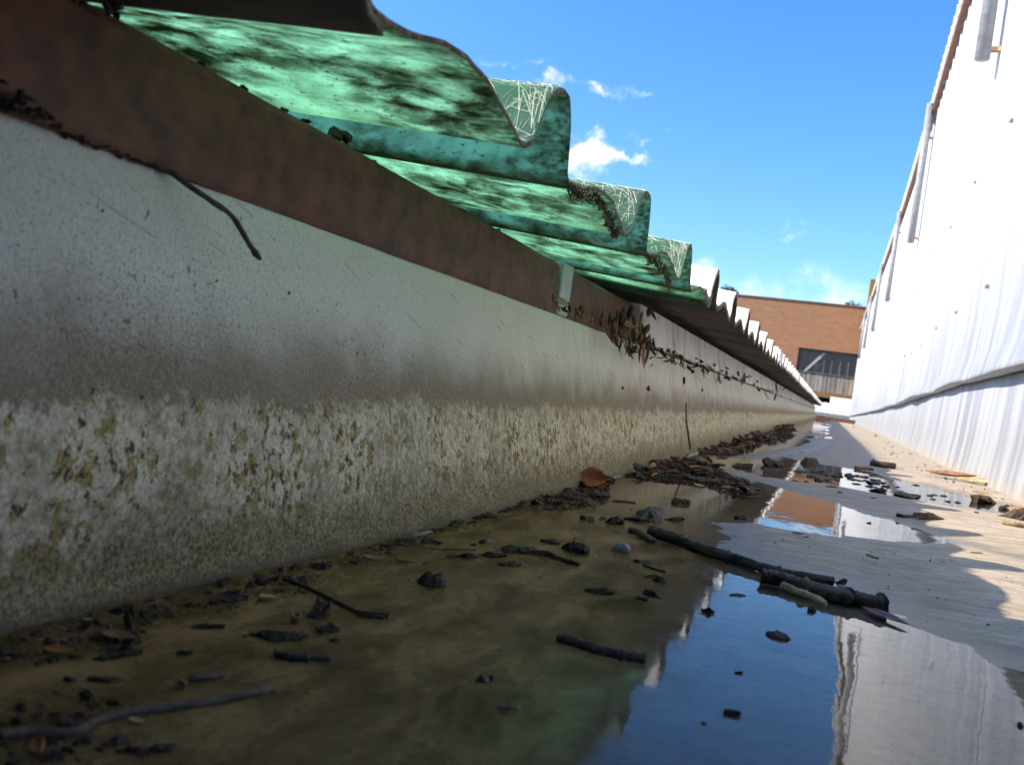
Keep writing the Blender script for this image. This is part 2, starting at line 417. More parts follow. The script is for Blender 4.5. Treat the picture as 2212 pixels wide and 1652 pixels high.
def make_brick():
    m, t = material('orange_brickwork')
    c = t.n('ShaderNodeTexCoord').outputs['Object']
    cz = t.n('ShaderNodeSeparateXYZ', {0: c})
    v = t.n('ShaderNodeCombineXYZ', {0: cz.outputs[0], 1: cz.outputs[2], 2: 0.0}).outputs[0]
    b = t.n('ShaderNodeTexBrick', {'Vector': v, 'Color1': (0.36, 0.165, 0.088), 'Color2': (0.26, 0.112, 0.060), 'Mortar': (0.36, 0.26, 0.18), 'Scale': 1.0, 'Mortar Size': 0.010, 'Brick Width': 0.24, 'Row Height': 0.086})
    n = t.noise(c, 1.3, 4, 0.6)
    col = t.mix(t.mapr(n, 0.3, 0.7, 0, 0.5), b.outputs[0], (0.36, 0.17, 0.09))
    col = t.mix(t.mapr(cz.outputs[2], 5.15, 5.6, 0, 0.45), col, (0.20, 0.11, 0.08))
    finish(t, col, 0.9, b.outputs[1], -0.3, 0.01)
    return m
M_BRICK = make_brick()

# ------------------------------------------------------------------ ground, buildings the gutter belongs to
o = link('ground', mesh('ground', [(-1500, -1500, -4.2), (1500, -1500, -4.2), (1500, 1500, -4.2), (-1500, 1500, -4.2)], [(0, 1, 2, 3)], M_GROUND))
tag(o, kind='structure')

# floor of the gutter: shallow relief, the water lies in the low parts
TONGUE = [(1547, 1129), (1578, 1126), (1629, 1129), (1700, 1143), (1770, 1153), (1870, 1162), (2005, 1172), (2060, 1169), (2300, 1225), (2600, 1330), (2600, 1660),
          (2212, 1456), (2081, 1401), (2006, 1366), (1950, 1329), (1905, 1308), (1824, 1268), (1793, 1248), (1653, 1220), (1585, 1194), (1562, 1185), (1573, 1162)]
STRIP = [(1520, 1008), (1582, 1012), (1640, 1028), (1711, 1037), (1802, 1048), (1892, 1064), (2005, 1084), (2108, 1100), (2212, 1112), (2600, 1150), (2600, 1330), (2300, 1225), (2060, 1169),
         (1994, 1146), (1938, 1126), (1870, 1110), (1802, 1085), (1711, 1060), (1650, 1043), (1559, 1022)]
BANK = [(1690, 986), (1770, 1001), (1881, 1018), (1926, 1035), (2005, 1048), (2108, 1077), (2212, 1098), (2600, 1150), (2600, 1060), (1930, 930), (1850, 908), (1805, 906), (1790, 930), (1800, 950), (1755, 972)]
SPIT = [(1570, 985), (1650, 975), (1690, 968), (1740, 960), (1800, 950), (1755, 972), (1690, 984), (1640, 990)]
def poly_xy(p):
    return np.array([at_z(*q)[:2] for q in p])
def sdist(P, poly):
    """signed distance of points to a polygon, positive inside"""
    d = np.full(len(P), 1e9)
    inside = np.zeros(len(P), bool)
    n = len(poly)
    for i in range(n):
        a, b = poly[i], poly[(i + 1) % n]
        ab = b - a
        tt = np.clip(((P - a) @ ab) / (ab @ ab + 1e-12), 0, 1)
        d = np.minimum(d, np.linalg.norm(P - (a + tt[:, None] * ab), axis=1))
        c = ((a[1] > P[:, 1]) != (b[1] > P[:, 1]))
        xi = (b[0] - a[0]) * (P[:, 1] - a[1]) / (b[1] - a[1] + 1e-12) + a[0]
        inside ^= c & (P[:, 0] < xi)
    return np.where(inside, d, -d)
xs = np.linspace(-0.156, 0.275, 150)
ys = np.concatenate([np.linspace(-0.5, 0.10, 14)[:-1], np.linspace(0.10, 0.75, 210)[:-1], np.geomspace(0.75, 9.7, 210)])
XX, YY = np.meshgrid(xs, ys)
PT = np.stack([XX.ravel(), YY.ravel()], 1)
sd = np.full(len(PT), -1e9)
for pg in (TONGUE, STRIP, BANK, SPIT):
    sd = np.maximum(sd, sdist(PT, poly_xy(pg)))
fn = np.array([vnoise(x * 60, y * 60) * 0.5 + vnoise(x * 170, y * 170, 5) * 0.3 for x, y in PT])
lowf = np.array([vnoise(x * 14 + 3, y * 3.2, 9) for x, y in PT])
far = np.clip((PT[:, 1] - 1.5) / 1.0, 0, 1)
rise = np.clip((PT[:, 0] + 0.02) / 0.12, -1, 1)
zfar = (lowf * 0.0035 + rise * 0.003)
znear = np.clip(sd * 0.05, -0.0035, 0.0035) + fn * 0.00075
ZZ = znear * (1 - far) + np.maximum(zfar, np.clip(sd * 0.06, -0.0035, 0.0035)) * far
nx, ny = len(xs), len(ys)
fv = [(p[0], p[1], float(zz)) for p, zz in zip(PT, ZZ)]
ff = [(j * nx + i, j * nx + i + 1, (j + 1) * nx + i + 1, (j + 1) * nx + i) for j in range(ny - 1) for i in range(nx - 1)]
o = link('gutter_floor', mesh('gutter_floor', fv, ff, M_FLOOR, True))
tag(o, kind='structure')
def floor_z(x, y):
    i = min(nx - 2, max(0, int((x - xs[0]) / (xs[1] - xs[0]))))
    j = min(ny - 2, max(0, int(np.searchsorted(ys, y)) - 1))
    return float(ZZ[j * nx + i])
o = link('water', mesh('water', [(-0.156, -0.5, 0), (0.273, -0.5, 0), (0.273, 9.69, 0), (-0.156, 9.69, 0)], [(0, 1, 2, 3)], M_WATER))
tag(o, kind='structure')

# building mass that carries both roofs and the gutter
g = box('lower_building', (-2.6, 3.6, -3.0, 9.75, -4.3, -0.03), M_ROOFBODY)
tag(g, 'plain grey rendered storey under the gutter and both roofs', 'building')

e = box('added_shade_wall', (-0.24, 1.9, -0.75, -0.47, -0.03, 0.9), M_SOFFIT)  # unseen wall, added to keep light off the near end
tag(e, 'added dark wall out of view, shading the near end of the gutter', 'wall')

# ------------------------------------------------------------------ left gutter wall
wall = empty('gutter_wall', (-0.15, 0, 0))
tag(wall, 'white stained gutter wall with lichen and a brown tide mark', 'wall')
prof_w = [(-0.1385, -0.02), (-0.1385, 0.0), (-0.1392, 0.002), (-0.1408, 0.0045), (-0.1422, 0.008), (-0.1450, 0.02), (-0.1478, 0.032), (-0.1496, 0.040), (-0.1501, 0.0445),
          (-0.1509, 0.047), (-0.1520, 0.050), (-0.1536, 0.056), (-0.1556, 0.064), (-0.1597, 0.080), (-0.1628, 0.092), (-0.1647, 0.1018), (-0.1655, 0.1035), (-0.200, 0.1035)]
wy = np.concatenate([np.linspace(-0.5, 0.1, 12)[:-1], np.geomspace(0.1, 9.6, 260)])
wv, wf = [], []
for y in wy:
    for (x, z) in prof_w:
        dx = 0.0011 * vnoise(y * 9, z * 30) + 0.0005 * vnoise(y * 40, z * 90, 3)
        dz = 0.003 * vnoise(y * 7, 2.0) * (1 if 0.035 < z < 0.06 else 0)
        near = (1 - sstep(0.10, 0.34, y)) * (1 - sstep(0.0, 0.045, z))
        wv.append((x + dx - 0.0095 * near, y, z + dz))
k = len(prof_w)
wf = [(j * k + i, (j + 1) * k + i, (j + 1) * k + i + 1, j * k + i + 1) for j in range(len(wy) - 1) for i in range(k - 1)]
wo = link('wall_face', mesh('wall_face', wv, wf, M_WALL, True), wall)
wo.matrix_parent_inverse = Matrix.Translation((0.15, 0, 0))
def child(o, parent):
    o.parent = parent
    o.matrix_parent_inverse = Matrix.Translation(-parent.location)
    return o
# upper course of plaster beyond the brown beam, with a ragged lower edge and a cracked seam
def plaster(y0, y1, seed):
    ny_ = max(10, int((y1 - y0) / 0.02))
    v, f = [], []
    for j in range(ny_ + 1):
        y = y0 + (y1 - y0) * j / ny_
        zb = 0.1065 + 0.004 * vnoise(y * 12, seed) + 0.0025 * vnoise(y * 45, seed, 4)
        for q in ((-0.180, zb), (-0.1615 + 0.001 * vnoise(y * 20, 3), zb), (-0.1610, zb + 0.004), (-0.1640, zb + 0.016), (-0.1665, 0.1385), (-0.180, 0.1385)):
            v.append((q[0], y, q[1]))
    f = [(j * 6 + i, (j + 1) * 6 + i, (j + 1) * 6 + (i + 1) % 6, j * 6 + (i + 1) % 6) for j in range(ny_) for i in range(6)]
    f += [(5, 4, 3, 2, 1, 0), tuple(ny_ * 6 + i for i in range(6))]
    return v, f
for i, (a, b) in enumerate(((0.745, 1.30), (1.306, 2.30), (2.307, 3.9), (3.907, 5.9), (5.908, 9.6))):
    v, f = plaster(a, b, i * 3.7)
    child(link('plaster_panel', mesh('plaster_panel', v, f, M_PLASTER), None), wall)
# irregular bead of sealant along the foot
v, f = [], []
by = np.geomspace(0.12, 9.5, 220)
for y in by:
    r = 0.0022 + 0.0011 * vnoise(y * 30, 1) + 0.0008 * vnoise(y * 90, 2)
    r *= 0.12 + 0.6 * sstep(0.3, 0.9, y)
    for a in range(6):
        an = a / 5 * math.pi
        v.append((-0.1392 + 0.0004 * vnoise(y * 60, 7) + math.cos(math.pi / 2 - an / 2) * r * 1.3, y, -0.001 + math.sin(math.pi / 2 - an / 2) * r * 1.5))
f = [(j * 6 + i, j * 6 + i + 1, (j + 1) * 6 + i + 1, (j + 1) * 6 + i) for j in range(len(by) - 1) for i in range(5)]
child(link('sealant_bead', mesh('sealant_bead', v, f, M_CAULK, True), None), wall)

# roof space behind
rs = empty('roof_space', (-1.0, 4, 0))
tag(rs, 'dim timber lined roof space under the corrugated sheets', 'roof space')
child(box('ceiling_board', (-2.3, -0.201, -0.6, 9.6, -0.028, 0.02), M_BEAM, None), rs)
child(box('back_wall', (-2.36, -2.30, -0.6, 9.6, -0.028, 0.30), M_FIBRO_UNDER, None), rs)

# brown beam on top of the wall
beam = empty('brown_beam', (-0.185, 0.2, 0.107))
tag(beam, 'long rusty brown beam lying on top of the gutter wall', 'beam')
def beam_piece(y0, y1, slant):
    n = 26
    pr = [(-0.1655, 0.1037), (-0.1650, 0.1058), (-0.1662, 0.1322), (-0.1672, 0.1345), (-0.1695, 0.1354), (-0.200, 0.1354), (-0.200, 0.1037)]
    v, f = [], []
    for j in range(n + 1):
        y = y0 + (y1 - y0) * j / n
        for (x, z) in pr:
            e = slant * (z - 0.108) * (1 if j == n else 0)
            v.append((x + 0.0004 * vnoise(y * 25, z * 50), y + e, z + 0.0005 * vnoise(y * 18, 2)))
    m_ = len(pr)
    f = [(j * m_ + i, (j + 1) * m_ + i, (j + 1) * m_ + (i + 1) % m_, j * m_ + (i + 1) % m_) for j in range(n) for i in range(m_)]
    f += [tuple(range(m_ - 1, -1, -1)), tuple(n * m_ + i for i in range(m_))]
    return v, f
for (a, b, s) in ((-0.45, 0.506, 0.0), (0.534, 0.735, -1.2)):
    v, f = beam_piece(a, b, s)
    child(link('beam_length', mesh('beam_length', v, f, M_BEAM), None), beam)
sb = box('joint_strap', (-0.2, -0.1643, 0.509, 0.531, 0.1039, 0.1362), M_STRAP, None, 0.0012)
child(sb, beam)

ORD = ('first', 'second', 'third', 'fourth', 'fifth', 'sixth', 'seventh', 'eighth', 'ninth', 'tenth')
# ------------------------------------------------------------------ corrugated roof sheets
PROFILE = [(0, .0690), (.006, .0722), (.010, .0788), (.014, .0858), (.019, .0920), (.0255, .0958), (.030, .0966), (.0345, .0958), (.0385, .0920), (.0410, .0850), (.0425, .0780), (.0440, .0722), (.0475, .0695),
           (.054, .0692), (.066, .0714), (.082, .0760), (.096, .0778), (.110, .0768), (.126, .0728), (.138, .0698), (.145, .0690)]
PX_, PZ_ = np.array([p[0] for p in PROFILE]), np.array([p[1] for p in PROFILE])
def prof_z(y):
    return float(np.interp((y - PH0) % PITCH, PX_, PZ_)) + H_CAM
SLOPE = 0.105
def sheet_geo(y0, y1, x0, dz, thick, sub, ragged, xl=(0, .0015, .004, .01, .02, .04, .08, .16, .4, 1.0, 2.2)):
    """ribbed sheet falling towards the gutter, with a solid thickness and a ragged drip edge"""
    yy = []
    n0 = math.floor((y0 - PH0) / PITCH)
    y = n0
    for kk in range(n0, n0 + 60):
        base = PH0 + kk * PITCH
        for a, b in zip(PROFILE[:-1], PROFILE[1:]):
            for s in range(sub):
                q = base + a[0] + (b[0] - a[0]) * s / sub
                if y0 <= q <= y1:
                    yy.append(q)
    yy = [y0] + yy + [y1]
    v = []
    nX, nY = len(xl), len(yy)
    for side in (0, 1):
        for y in yy:
            rag = ragged * (vnoise(y * 70, x0 * 10) + 0.45 * vnoise(y * 260, 3.3))
            for i, dx in enumerate(xl):
                x = x0 - dx - (rag if i == 0 else rag * 0.6 if i == 1 else 0) * 1.0
                # smooth the polyline into a curve
                z = (prof_z(y) * 2 + prof_z(y - .0012) + prof_z(y + .0012)) / 4 + SLOPE * dx + dz
                z += 0.0006 * vnoise(x * 12, y * 12, 4)
                v.append((x, y, z + (thick if side else 0)))
    f, fm = [], []
    N = nX * nY
    for j in range(nY - 1):
        for i in range(nX - 1):
            a, b, c, d = j * nX + i, j * nX + i + 1, (j + 1) * nX + i + 1, (j + 1) * nX + i
            f.append((a, d, c, b)[::-1]); fm.append(0)                       # underside
            f.append((N + a, N + d, N + c, N + b)); fm.append(1)   # weather side
    for j in range(nY - 1):
        a, d = j * nX, (j + 1) * nX
        f.append((a, d, N + d, N + a)); fm.append(2)
    for i in range(nX - 1):
        a, b = i, i + 1
        f.append((a, N + a, N + b, b)); fm.append(2)
        a, b = (nY - 1) * nX + i, (nY - 1) * nX + i + 1
        f.append((b, N + b, N + a, a)); fm.append(2)
    return v, f, fm
v, f, fm = sheet_geo(0.108, 0.700, -0.100, 0.0, 0.0016, 3, 0.0010)
o = link('fibreglass_sheet', mesh('fibreglass_sheet', v, f, [M_GREEN, M_GREEN, M_GREENRIM], True, fm))
GREEN_SHEET = o
tag(o, 'translucent green ribbed fibreglass roof sheet streaked with dark grime', 'roof sheet')
# bare glass strands standing out of the weathered side of the green sheet
def sheet_top(x, y):
    return (prof_z(y) * 2 + prof_z(y - .0012) + prof_z(y + .0012)) / 4 + SLOPE * (-0.100 - x) + 0.0016 + 0.0006 * vnoise(x * 12, y * 12, 4)
M_STRAND = simple('bare_glass_strand', (0.36, 0.48, 0.40), (0.60, 0.68, 0.60), 200, 0.6)
v, f = [], []
rs_ = random.Random(21)
while len(v) < 19000:
    k_ = rs_.choice((0, 0, 1, 1, 2, 2, -1))
    x0_, y0_ = -0.102 - 0.11 * rs_.random() ** 1.6, PH0 + k_ * PITCH + rs_.uniform(-0.004, 0.036)
    an, L_ = rs_.uniform(0, math.pi), rs_.uniform(0.003, 0.019)
    wd = rs_.uniform(0.00004, 0.00013)
    dx, dy = math.cos(an), math.sin(an)
    if not (0.12 < y0_ < 0.68):
        continue
    n0 = len(v)
    bow = rs_.uniform(-0.12, 0.12)
    ok = True
    for q_ in range(5):
        u = (q_ / 4 - 0.5) * L_
        px_, py_ = x0_ + dx * u - dy * bow * u * u / L_, y0_ + dy * u + dx * bow * u * u / L_
        px_ = min(px_, -0.1005)
        z_ = sheet_top(px_, py_) + 0.00035
        v += [(px_ - dy * wd, py_ + dx * wd, z_), (px_ + dy * wd, py_ - dx * wd, z_), (px_, py_, z_ + wd * 1.6)]
    for q_ in range(4):
        a_ = n0 + q_ * 3
        f += [(a_, a_ + 3, a_ + 5, a_ + 2), (a_ + 2, a_ + 5, a_ + 4, a_ + 1)]
so = link('glass_strands', mesh('glass_strands', v, f, M_STRAND), GREEN_SHEET)
so['kind'] = 'stuff'
v, f, fm = sheet_geo(-0.86, 0.161, -0.0995, -0.0032, 0.0028, 2, 0.0010)
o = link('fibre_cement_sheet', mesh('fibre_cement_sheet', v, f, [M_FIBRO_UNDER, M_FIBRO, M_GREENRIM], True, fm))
tag(o, 'dark fibre cement roof sheet lapped under the near end of the green sheet', 'roof sheet')
yst = 0.668
i = 0
while yst < 9.4:
    ye = min(9.62, PH0 + PITCH * round((yst + 1.02 - PH0) / PITCH) + 0.060)
    v, f, fm = sheet_geo(yst, ye, -0.1005 - 0.004 * (i % 2), 0.0034 + 0.0052 * (i % 2), 0.0050, 2 if i < 2 else 1, 0.0010)
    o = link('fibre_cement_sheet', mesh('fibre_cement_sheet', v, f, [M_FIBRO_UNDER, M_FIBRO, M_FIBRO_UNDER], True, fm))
    if i == 0:
        tag(o, 'white weathered fibre cement roof sheet lapped over the green sheet', 'roof sheet')
    else:
        tag(o, '%s white fibre cement roof sheet along the left eave, counted from the green sheet' % ORD[i], 'roof sheet', 'white ribbed sheets along the left eave')
    yst = ye - 0.052
    i += 1

# end of the gutter
e = box('gutter_stop_end', (-0.15, 0.275, 9.70, 9.74, -0.03, 0.045), M_SOFFIT, None, 0.004)
tag(e, 'low rusty stop end closing the gutter', 'gutter end')

# ------------------------------------------------------------------ right hand wall of white sheet steel
def wx(y):
    return 0.196 + 0.048 * sstep(0.6, 6.0, y)
rw = empty('steel_wall', (0.25, 4, 0))
tag(rw, 'tall sunlit white sheet steel wall with a buckled bottom hem', 'wall')
def hem(y):
    return 0.066 + 0.094 - 0.0060 * y + 0.006 * vnoise(y * 1.3, 4) + 0.003 * vnoise(y * 5, 8)
def rib(y):
    p = (y % 0.19)
    a = 0.0
    for c in (0.03, 0.125):
        q = abs(p - c)
        a = max(a, 1 - min(1, max(0, (q - 0.007) / 0.008)))
    return a * 0.006
def steel_panel(y0, y1):
    n = int((y1 - y0) / 0.012)
    v, f = [], []
    for j in range(n + 1):
        y = y0 + (y1 - y0) * j / n
        b = hem(y)
        buck = 0.001 + 0.008 * vnoise(y * 2.1, 6) + 0.003 * vnoise(y * 7, 1)
        amp = sstep(1.2, 2.2, y)
        r = rib(y) * (0.35 + 0.65 * amp)
        col = [(wx(y) + 0.006, b - 0.001), (wx(y) - 0.009 - buck, b - 0.0015), (wx(y) - 0.0105 - buck, b + 0.0005), (wx(y) - 0.0095 - buck * 0.95, b + 0.006),
               (wx(y) - 0.004 - buck * 0.5 - r * .6, b + 0.035), (wx(y) - r, b + 0.10), (wx(y) - r + 0.003 * vnoise(y, 3), 0.6), (wx(y) - r, 1.262), (wx(y) + 0.02, 1.262)]
        v += [(q[0], y, q[1]) for q in col]
    m_ = 9
    f = [(j * m_ + i, (j + 1) * m_ + i, (j + 1) * m_ + i + 1, j * m_ + i + 1) for j in range(n) for i in range(m_ - 1)]
    return v, f
def flashing(y0, y1):
    n = max(4, int((y1 - y0) / 0.04))
    v = []
    for j in range(n + 1):
        y = y0 + (y1 - y0) * j / n
        t_ = hem(y) + 0.03
        d = 0.002 * vnoise(y * 4, 2)
        v += [(wx(y) - 0.002 + d, y, -0.01), (wx(y) - 0.001 + d, y, 0.008), (wx(y) + 0.004 + d, y, 0.06), (wx(y) + 0.008, y, t_ - 0.03), (wx(y) + 0.02, y, t_)]
    f = [(j * 5 + i, (j + 1) * 5 + i, (j + 1) * 5 + i + 1, j * 5 + i + 1) for j in range(n) for i in range(4)]
    return v, f
yy = 0.3
while yy < 12.9:
    v, f = steel_panel(yy, min(12.9, yy + 0.765) - 0.0015)
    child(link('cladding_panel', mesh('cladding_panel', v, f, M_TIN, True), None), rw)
    yy += 0.765
for a, b in ((0.3, 1.62), (1.623, 3.9), (3.904, 6.4), (6.404, 9.6), (9.604, 12.9)):
    v, f = flashing(a, b)
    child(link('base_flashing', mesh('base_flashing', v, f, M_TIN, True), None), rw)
child(box('wall_core', (0.275, 0.40, 0.3, 12.9, -0.03, 1.25), M_ROOFBODY, None), rw)
rng = random.Random(3)
for (px, py) in ((1933, 965), (2013, 802), (1970, 748), (2045, 815)):   # fixing screws
    pass
for i in range(26):
    y = 1.5 + i * 0.38
    for z in (0.30, 0.55):
        p = (wx(y) - 0.004, y, z + rng.uniform(-.01, .01))
        child(box('screw_head', (p[0] - 0.003, p[0] + 0.003, p[1] - 0.0035, p[1] + 0.0035, p[2] - 0.0035, p[2] + 0.0035), M_PIPE, None, 0.002), rw)
# eave of the upper roof
er = empty('upper_roof', (0.6, 4, 1.3))
tag(er, 'white corrugated roof edge with maroon fascia above the steel wall', 'roof')
v, f = [], []
n = int((12.9 - 0.5) / 0.0095)
for j in range(n + 1):
    y = 0.5 + (12.9 - 0.5) * j / n
    c = 0.009 * math.cos(2 * math.pi * y / 0.076)
    for (x, z) in ((wx(y) - 0.030, 1.298 + c), (1.6, 1.40 + c), (1.6, 1.404 + c), (wx(y) - 0.030, 1.302 + c)):
        v.append((x, y, z))
f = [(j * 4 + i, (j + 1) * 4 + i, (j + 1) * 4 + (i + 1) % 4, j * 4 + (i + 1) % 4) for j in range(n) for i in range(4)]
child(link('corrugated_sheet', mesh('corrugated_sheet', v, f, M_WHITE, True), None), er)
yy = 0.5
while yy < 12.8:
    y1 = min(12.9, yy + 2.4)
    v, f = [], []
    for y in np.linspace(yy, y1 - 0.003, 10):
        v += [(wx(y) - 0.022, y, 1.262), (wx(y) + 0.02, y, 1.262), (wx(y) + 0.02, y, 1.288), (wx(y) - 0.022, y, 1.288)]
    f = [(j * 4 + i, (j + 1) * 4 + i, (j + 1) * 4 + (i + 1) % 4, j * 4 + (i + 1) % 4) for j in range(9) for i in range(4)] + [(0, 1, 2, 3), (39, 38, 37, 36)]
    child(link('fascia_board', mesh('fascia_board', v, f, M_SOFFIT), None), er)
    yy += 2.4
# pipes up the wall
def tube_vf(pts, rad, seg=8, cap=True):
    v, f = [], []
    pts = [Vector(p) for p in pts]
    n = len(pts)
    up0 = Vector((0, 0, 1))
    for i, p in enumerate(pts):
        d = (pts[min(n - 1, i + 1)] - pts[max(0, i - 1)]).normalized()
        s = d.cross(up0)
        if s.length < 1e-4:
            s = d.cross(Vector((1, 0, 0)))
        s.normalize()
        u = s.cross(d)
        r = rad[i] if isinstance(rad, (list, tuple)) else rad
        for a in range(seg):
            an = 2 * math.pi * a / seg
            rr = r * (1 if seg == 12 else 1)
            v.append(p + (s * math.cos(an) + u * math.sin(an)) * rr)
    f = [(i * seg + a, i * seg + (a + 1) % seg, (i + 1) * seg + (a + 1) % seg, (i + 1) * seg + a) for i in range(n - 1) for a in range(seg)]
    if cap:
        f += [tuple(range(seg - 1, -1, -1)), tuple((n - 1) * seg + a for a in range(seg))]
    return v, f
for i, y in enumerate((1.80, 3.63, 5.46, 7.40, 9.25, 10.9)):
    t_ = empty('vent_pipe', (wx(y) - 0.030, y, 0.75))
    tag(t_, 'upright grey pipe on the white steel wall, %s counted from the ochre pier' % ORD[5 - i], 'pipe', 'upright pipes along the steel wall')
    x = wx(y) - 0.030
    v, f = tube_vf([(x, y, 0.76), (x, y, 1.0), (x, y, 1.285 + 0.01 * (i % 2))], 0.0135, 12)
    child(link('pipe_shaft', mesh('pipe_shaft', v, f, M_PIPE, True), None), t_)
    for z in (0.775, 1.16):
        v1, f1 = box_vf(x + 0.005, wx(y) + 0.002, y - 0.006, y + 0.006, z, z + 0.008)
        child(link('bracket', mesh('bracket', v1, f1, M_TINRUST if z < 1 else M_PIPE), None), t_)

# ------------------------------------------------------------------ far building and what stands between
D = 40.0
def fx(px, py):
    q = at_y(px, py, D)
    return q.x, q.z
bb = empty('brick_building', (-2, D, -4.2))
tag(bb, 'flat roofed orange brick building with a balcony beyond the gutter end', 'building')
XL, XR, ZT = -14.0, 3.5, 4.82
WX0, WX1, WZ0, WZ1 = -1.70, 2.60, 1.66, 2.80
ZB = 0.82
for (a, b, c, d) in ((XL, WX0, ZB, ZT), (WX0, WX1, WZ1, ZT), (WX1, XR, ZB, ZT)):
    child(box('brick_wall', (a, b, D, D + 0.35, c, d), M_BRICK, None), bb)
child(box('building_core', (XL, XR, D + 0.9, D + 9, -4.2, ZT - 0.25), M_DARK, None), bb)
child(box('ground_storey', (XL, XR, D + 0.4, D + 0.898, -4.2, ZB - 0.36), M_DARK, None), bb)
child(box('parapet_cap', (XL - 0.05, XR + 0.05, D - 0.05, D + 0.42, ZT + 0.002, ZT + 0.035), M_RAIL, None), bb)
child(box('window_pane', (WX0, WX1, D + 0.25, D + 0.27, WZ0 - 0.9, WZ1), M_GLASS, None), bb)
fr = empty('window_frame', (0, D + 0.2, WZ0))
child(fr, bb)
def sub(o, p, root):
    o.parent = p
    o.matrix_parent_inverse = Matrix.Translation(-(p.location))
    return o
fr.matrix_parent_inverse = Matrix.Translation(-bb.location)
def wbar(name, b):
    v, f = box_vf(*b)
    o = link(name, mesh(name, v, f, M_FRAME))
    o.parent = fr
    o.matrix_parent_inverse = Matrix.Translation(-fr.location)
wbar('head_rail', (WX0, WX1, D + 0.16, D + 0.248, WZ1 - 0.09, WZ1 - 0.002))
for xm in (-1.66, -0.62, -0.30, 0.05, 0.38, 0.72, 1.3, 1.9):
    wbar('mullion', (xm, xm + 0.07, D + 0.17, D + 0.246, WZ0 - 0.85, WZ1 - 0.092))
v = [(-1.55, D + 0.12, WZ0 - 0.05), (-1.43, D + 0.12, WZ0 - 0.05), (-0.55, D + 0.12, WZ1 - 0.12), (-0.70, D + 0.12, WZ1 - 0.12)]
v += [(a, b + 0.04, c) for a, b, c in v]
o = link('diagonal_brace', mesh('diagonal_brace', v, BOXF, M_STRAP))
o.parent = fr
o.matrix_parent_inverse = Matrix.Translation(-fr.location)
# balcony: boards and beam
xb = -2.05
i = 0
while xb < 2.6:
    wdt = 0.135 + 0.02 * ((i * 7) % 3)
    child(box('balustrade_board', (xb, xb + wdt, D - 0.74 - 0.01 * (i % 2), D - 0.70, ZB + 0.16, WZ0 + 0.02 + 0.02 * (i % 3)), M_RAIL, None), bb)
    xb += wdt + 0.018
    i += 1
child(box('balcony_beam', (-2.1, 2.65, D - 0.78, D - 0.68, ZB - 0.06, ZB + 0.155), M_TIMBER, None), bb)
child(box('balcony_deck', (-2.1, 2.65, D - 0.678, D - 0.002, ZB + 0.02, ZB + 0.12), M_DARK, None), bb)
child(box('handrail', (-2.1, 2.65, D - 0.78, D - 0.69, WZ0 + 0.065, WZ0 + 0.11), M_FRAME, None), bb)
ch = box('masonry_pier', (0.78, 1.75, D - 1.2, D - 0.3, -4.2, 5.87), M_OCHRE)
tag(ch, 'square ochre masonry pier rising above the brick building beside the steel wall', 'pier')

sh = empty('low_white_roof', (0, 20, -4.2))
tag(sh, 'low white corrugated shed between the gutter end and the brick building', 'shed')
v, f = [], []
for j in range(200):
    x = -4 + 8 * j / 199
    c = 0.012 * math.cos(x * 2 * math.pi / 0.15)
    v += [(x, 19.0 + c, -4.2), (x, 19.0 + c, 0.10), (x, 19.0, 0.14), (x, 24, 0.36 + c * .8), (x, 24, 0.30)]
f = [(j * 5 + i, (j + 1) * 5 + i, (j + 1) * 5 + i + 1, j * 5 + i + 1) for j in range(199) for i in range(4)]
child(link('corrugated_skin', mesh('corrugated_skin', v, f, M_WHITE), None), sh)
child(box('barge_board', (-4, 4, 18.93, 18.985, 0.085, 0.19), M_WHITE, None), sh)
q = at_y(1805, 866, 21.5)
bm = box('white_rafter', (q.x - 0.12, q.x + 2.0, 21.4, 21.55, q.z - 0.09, q.z + 0.09), M_WHITE)
tag(bm, 'short white timber rail end showing under the balcony', 'rail')

def tree(px, py, dist, rad, label, seed):
    top = at_y(px, py, dist)
    r_ = random.Random(seed)
    t_ = empty('tree', (top.x, dist, -4.2))
    tag(t_, label, 'tree', 'trees behind the brick building')
    zc = top.z - rad * 0.75
    v, f = tube_vf([(top.x, dist, -4.2), (top.x + .1, dist, zc * .5), (top.x, dist, zc)], [0.28, 0.2, 0.1], 8)
    child(link('trunk', mesh('trunk', v, f, M_TWIG2), None), t_)
    v, f = [], []
    for _ in range(1500):
        d = Vector((r_.gauss(0, 1), r_.gauss(0, 1), r_.gauss(0, 0.75)))
        d = d.normalized() * rad * (0.45 + 0.55 * r_.random() ** 0.5) * (0.75 + 0.35 * vnoise(d.x, d.y, seed))
        c = Vector((top.x, dist, zc)) + d
        a = Vector((r_.gauss(0, 1), r_.gauss(0, 1), r_.gauss(0, 1))).normalized() * rad * 0.085
        b = a.cross(Vector((r_.gauss(0, 1), r_.gauss(0, 1), 1))).normalized() * rad * 0.045
        n0 = len(v)
        v += [c - a, c + b, c + a, c - b]
        f.append((n0, n0 + 1, n0 + 2, n0 + 3))
    child(link('crown', mesh('crown', v, f, M_LEAFY), None), t_)
tree(1578, 617, 58, 0.9, 'dark tree crown just showing over the left of the brick parapet', 1)
tree(1843, 651, 58, 0.8, 'dark tree crown just showing over the parapet beside the ochre pier', 2)

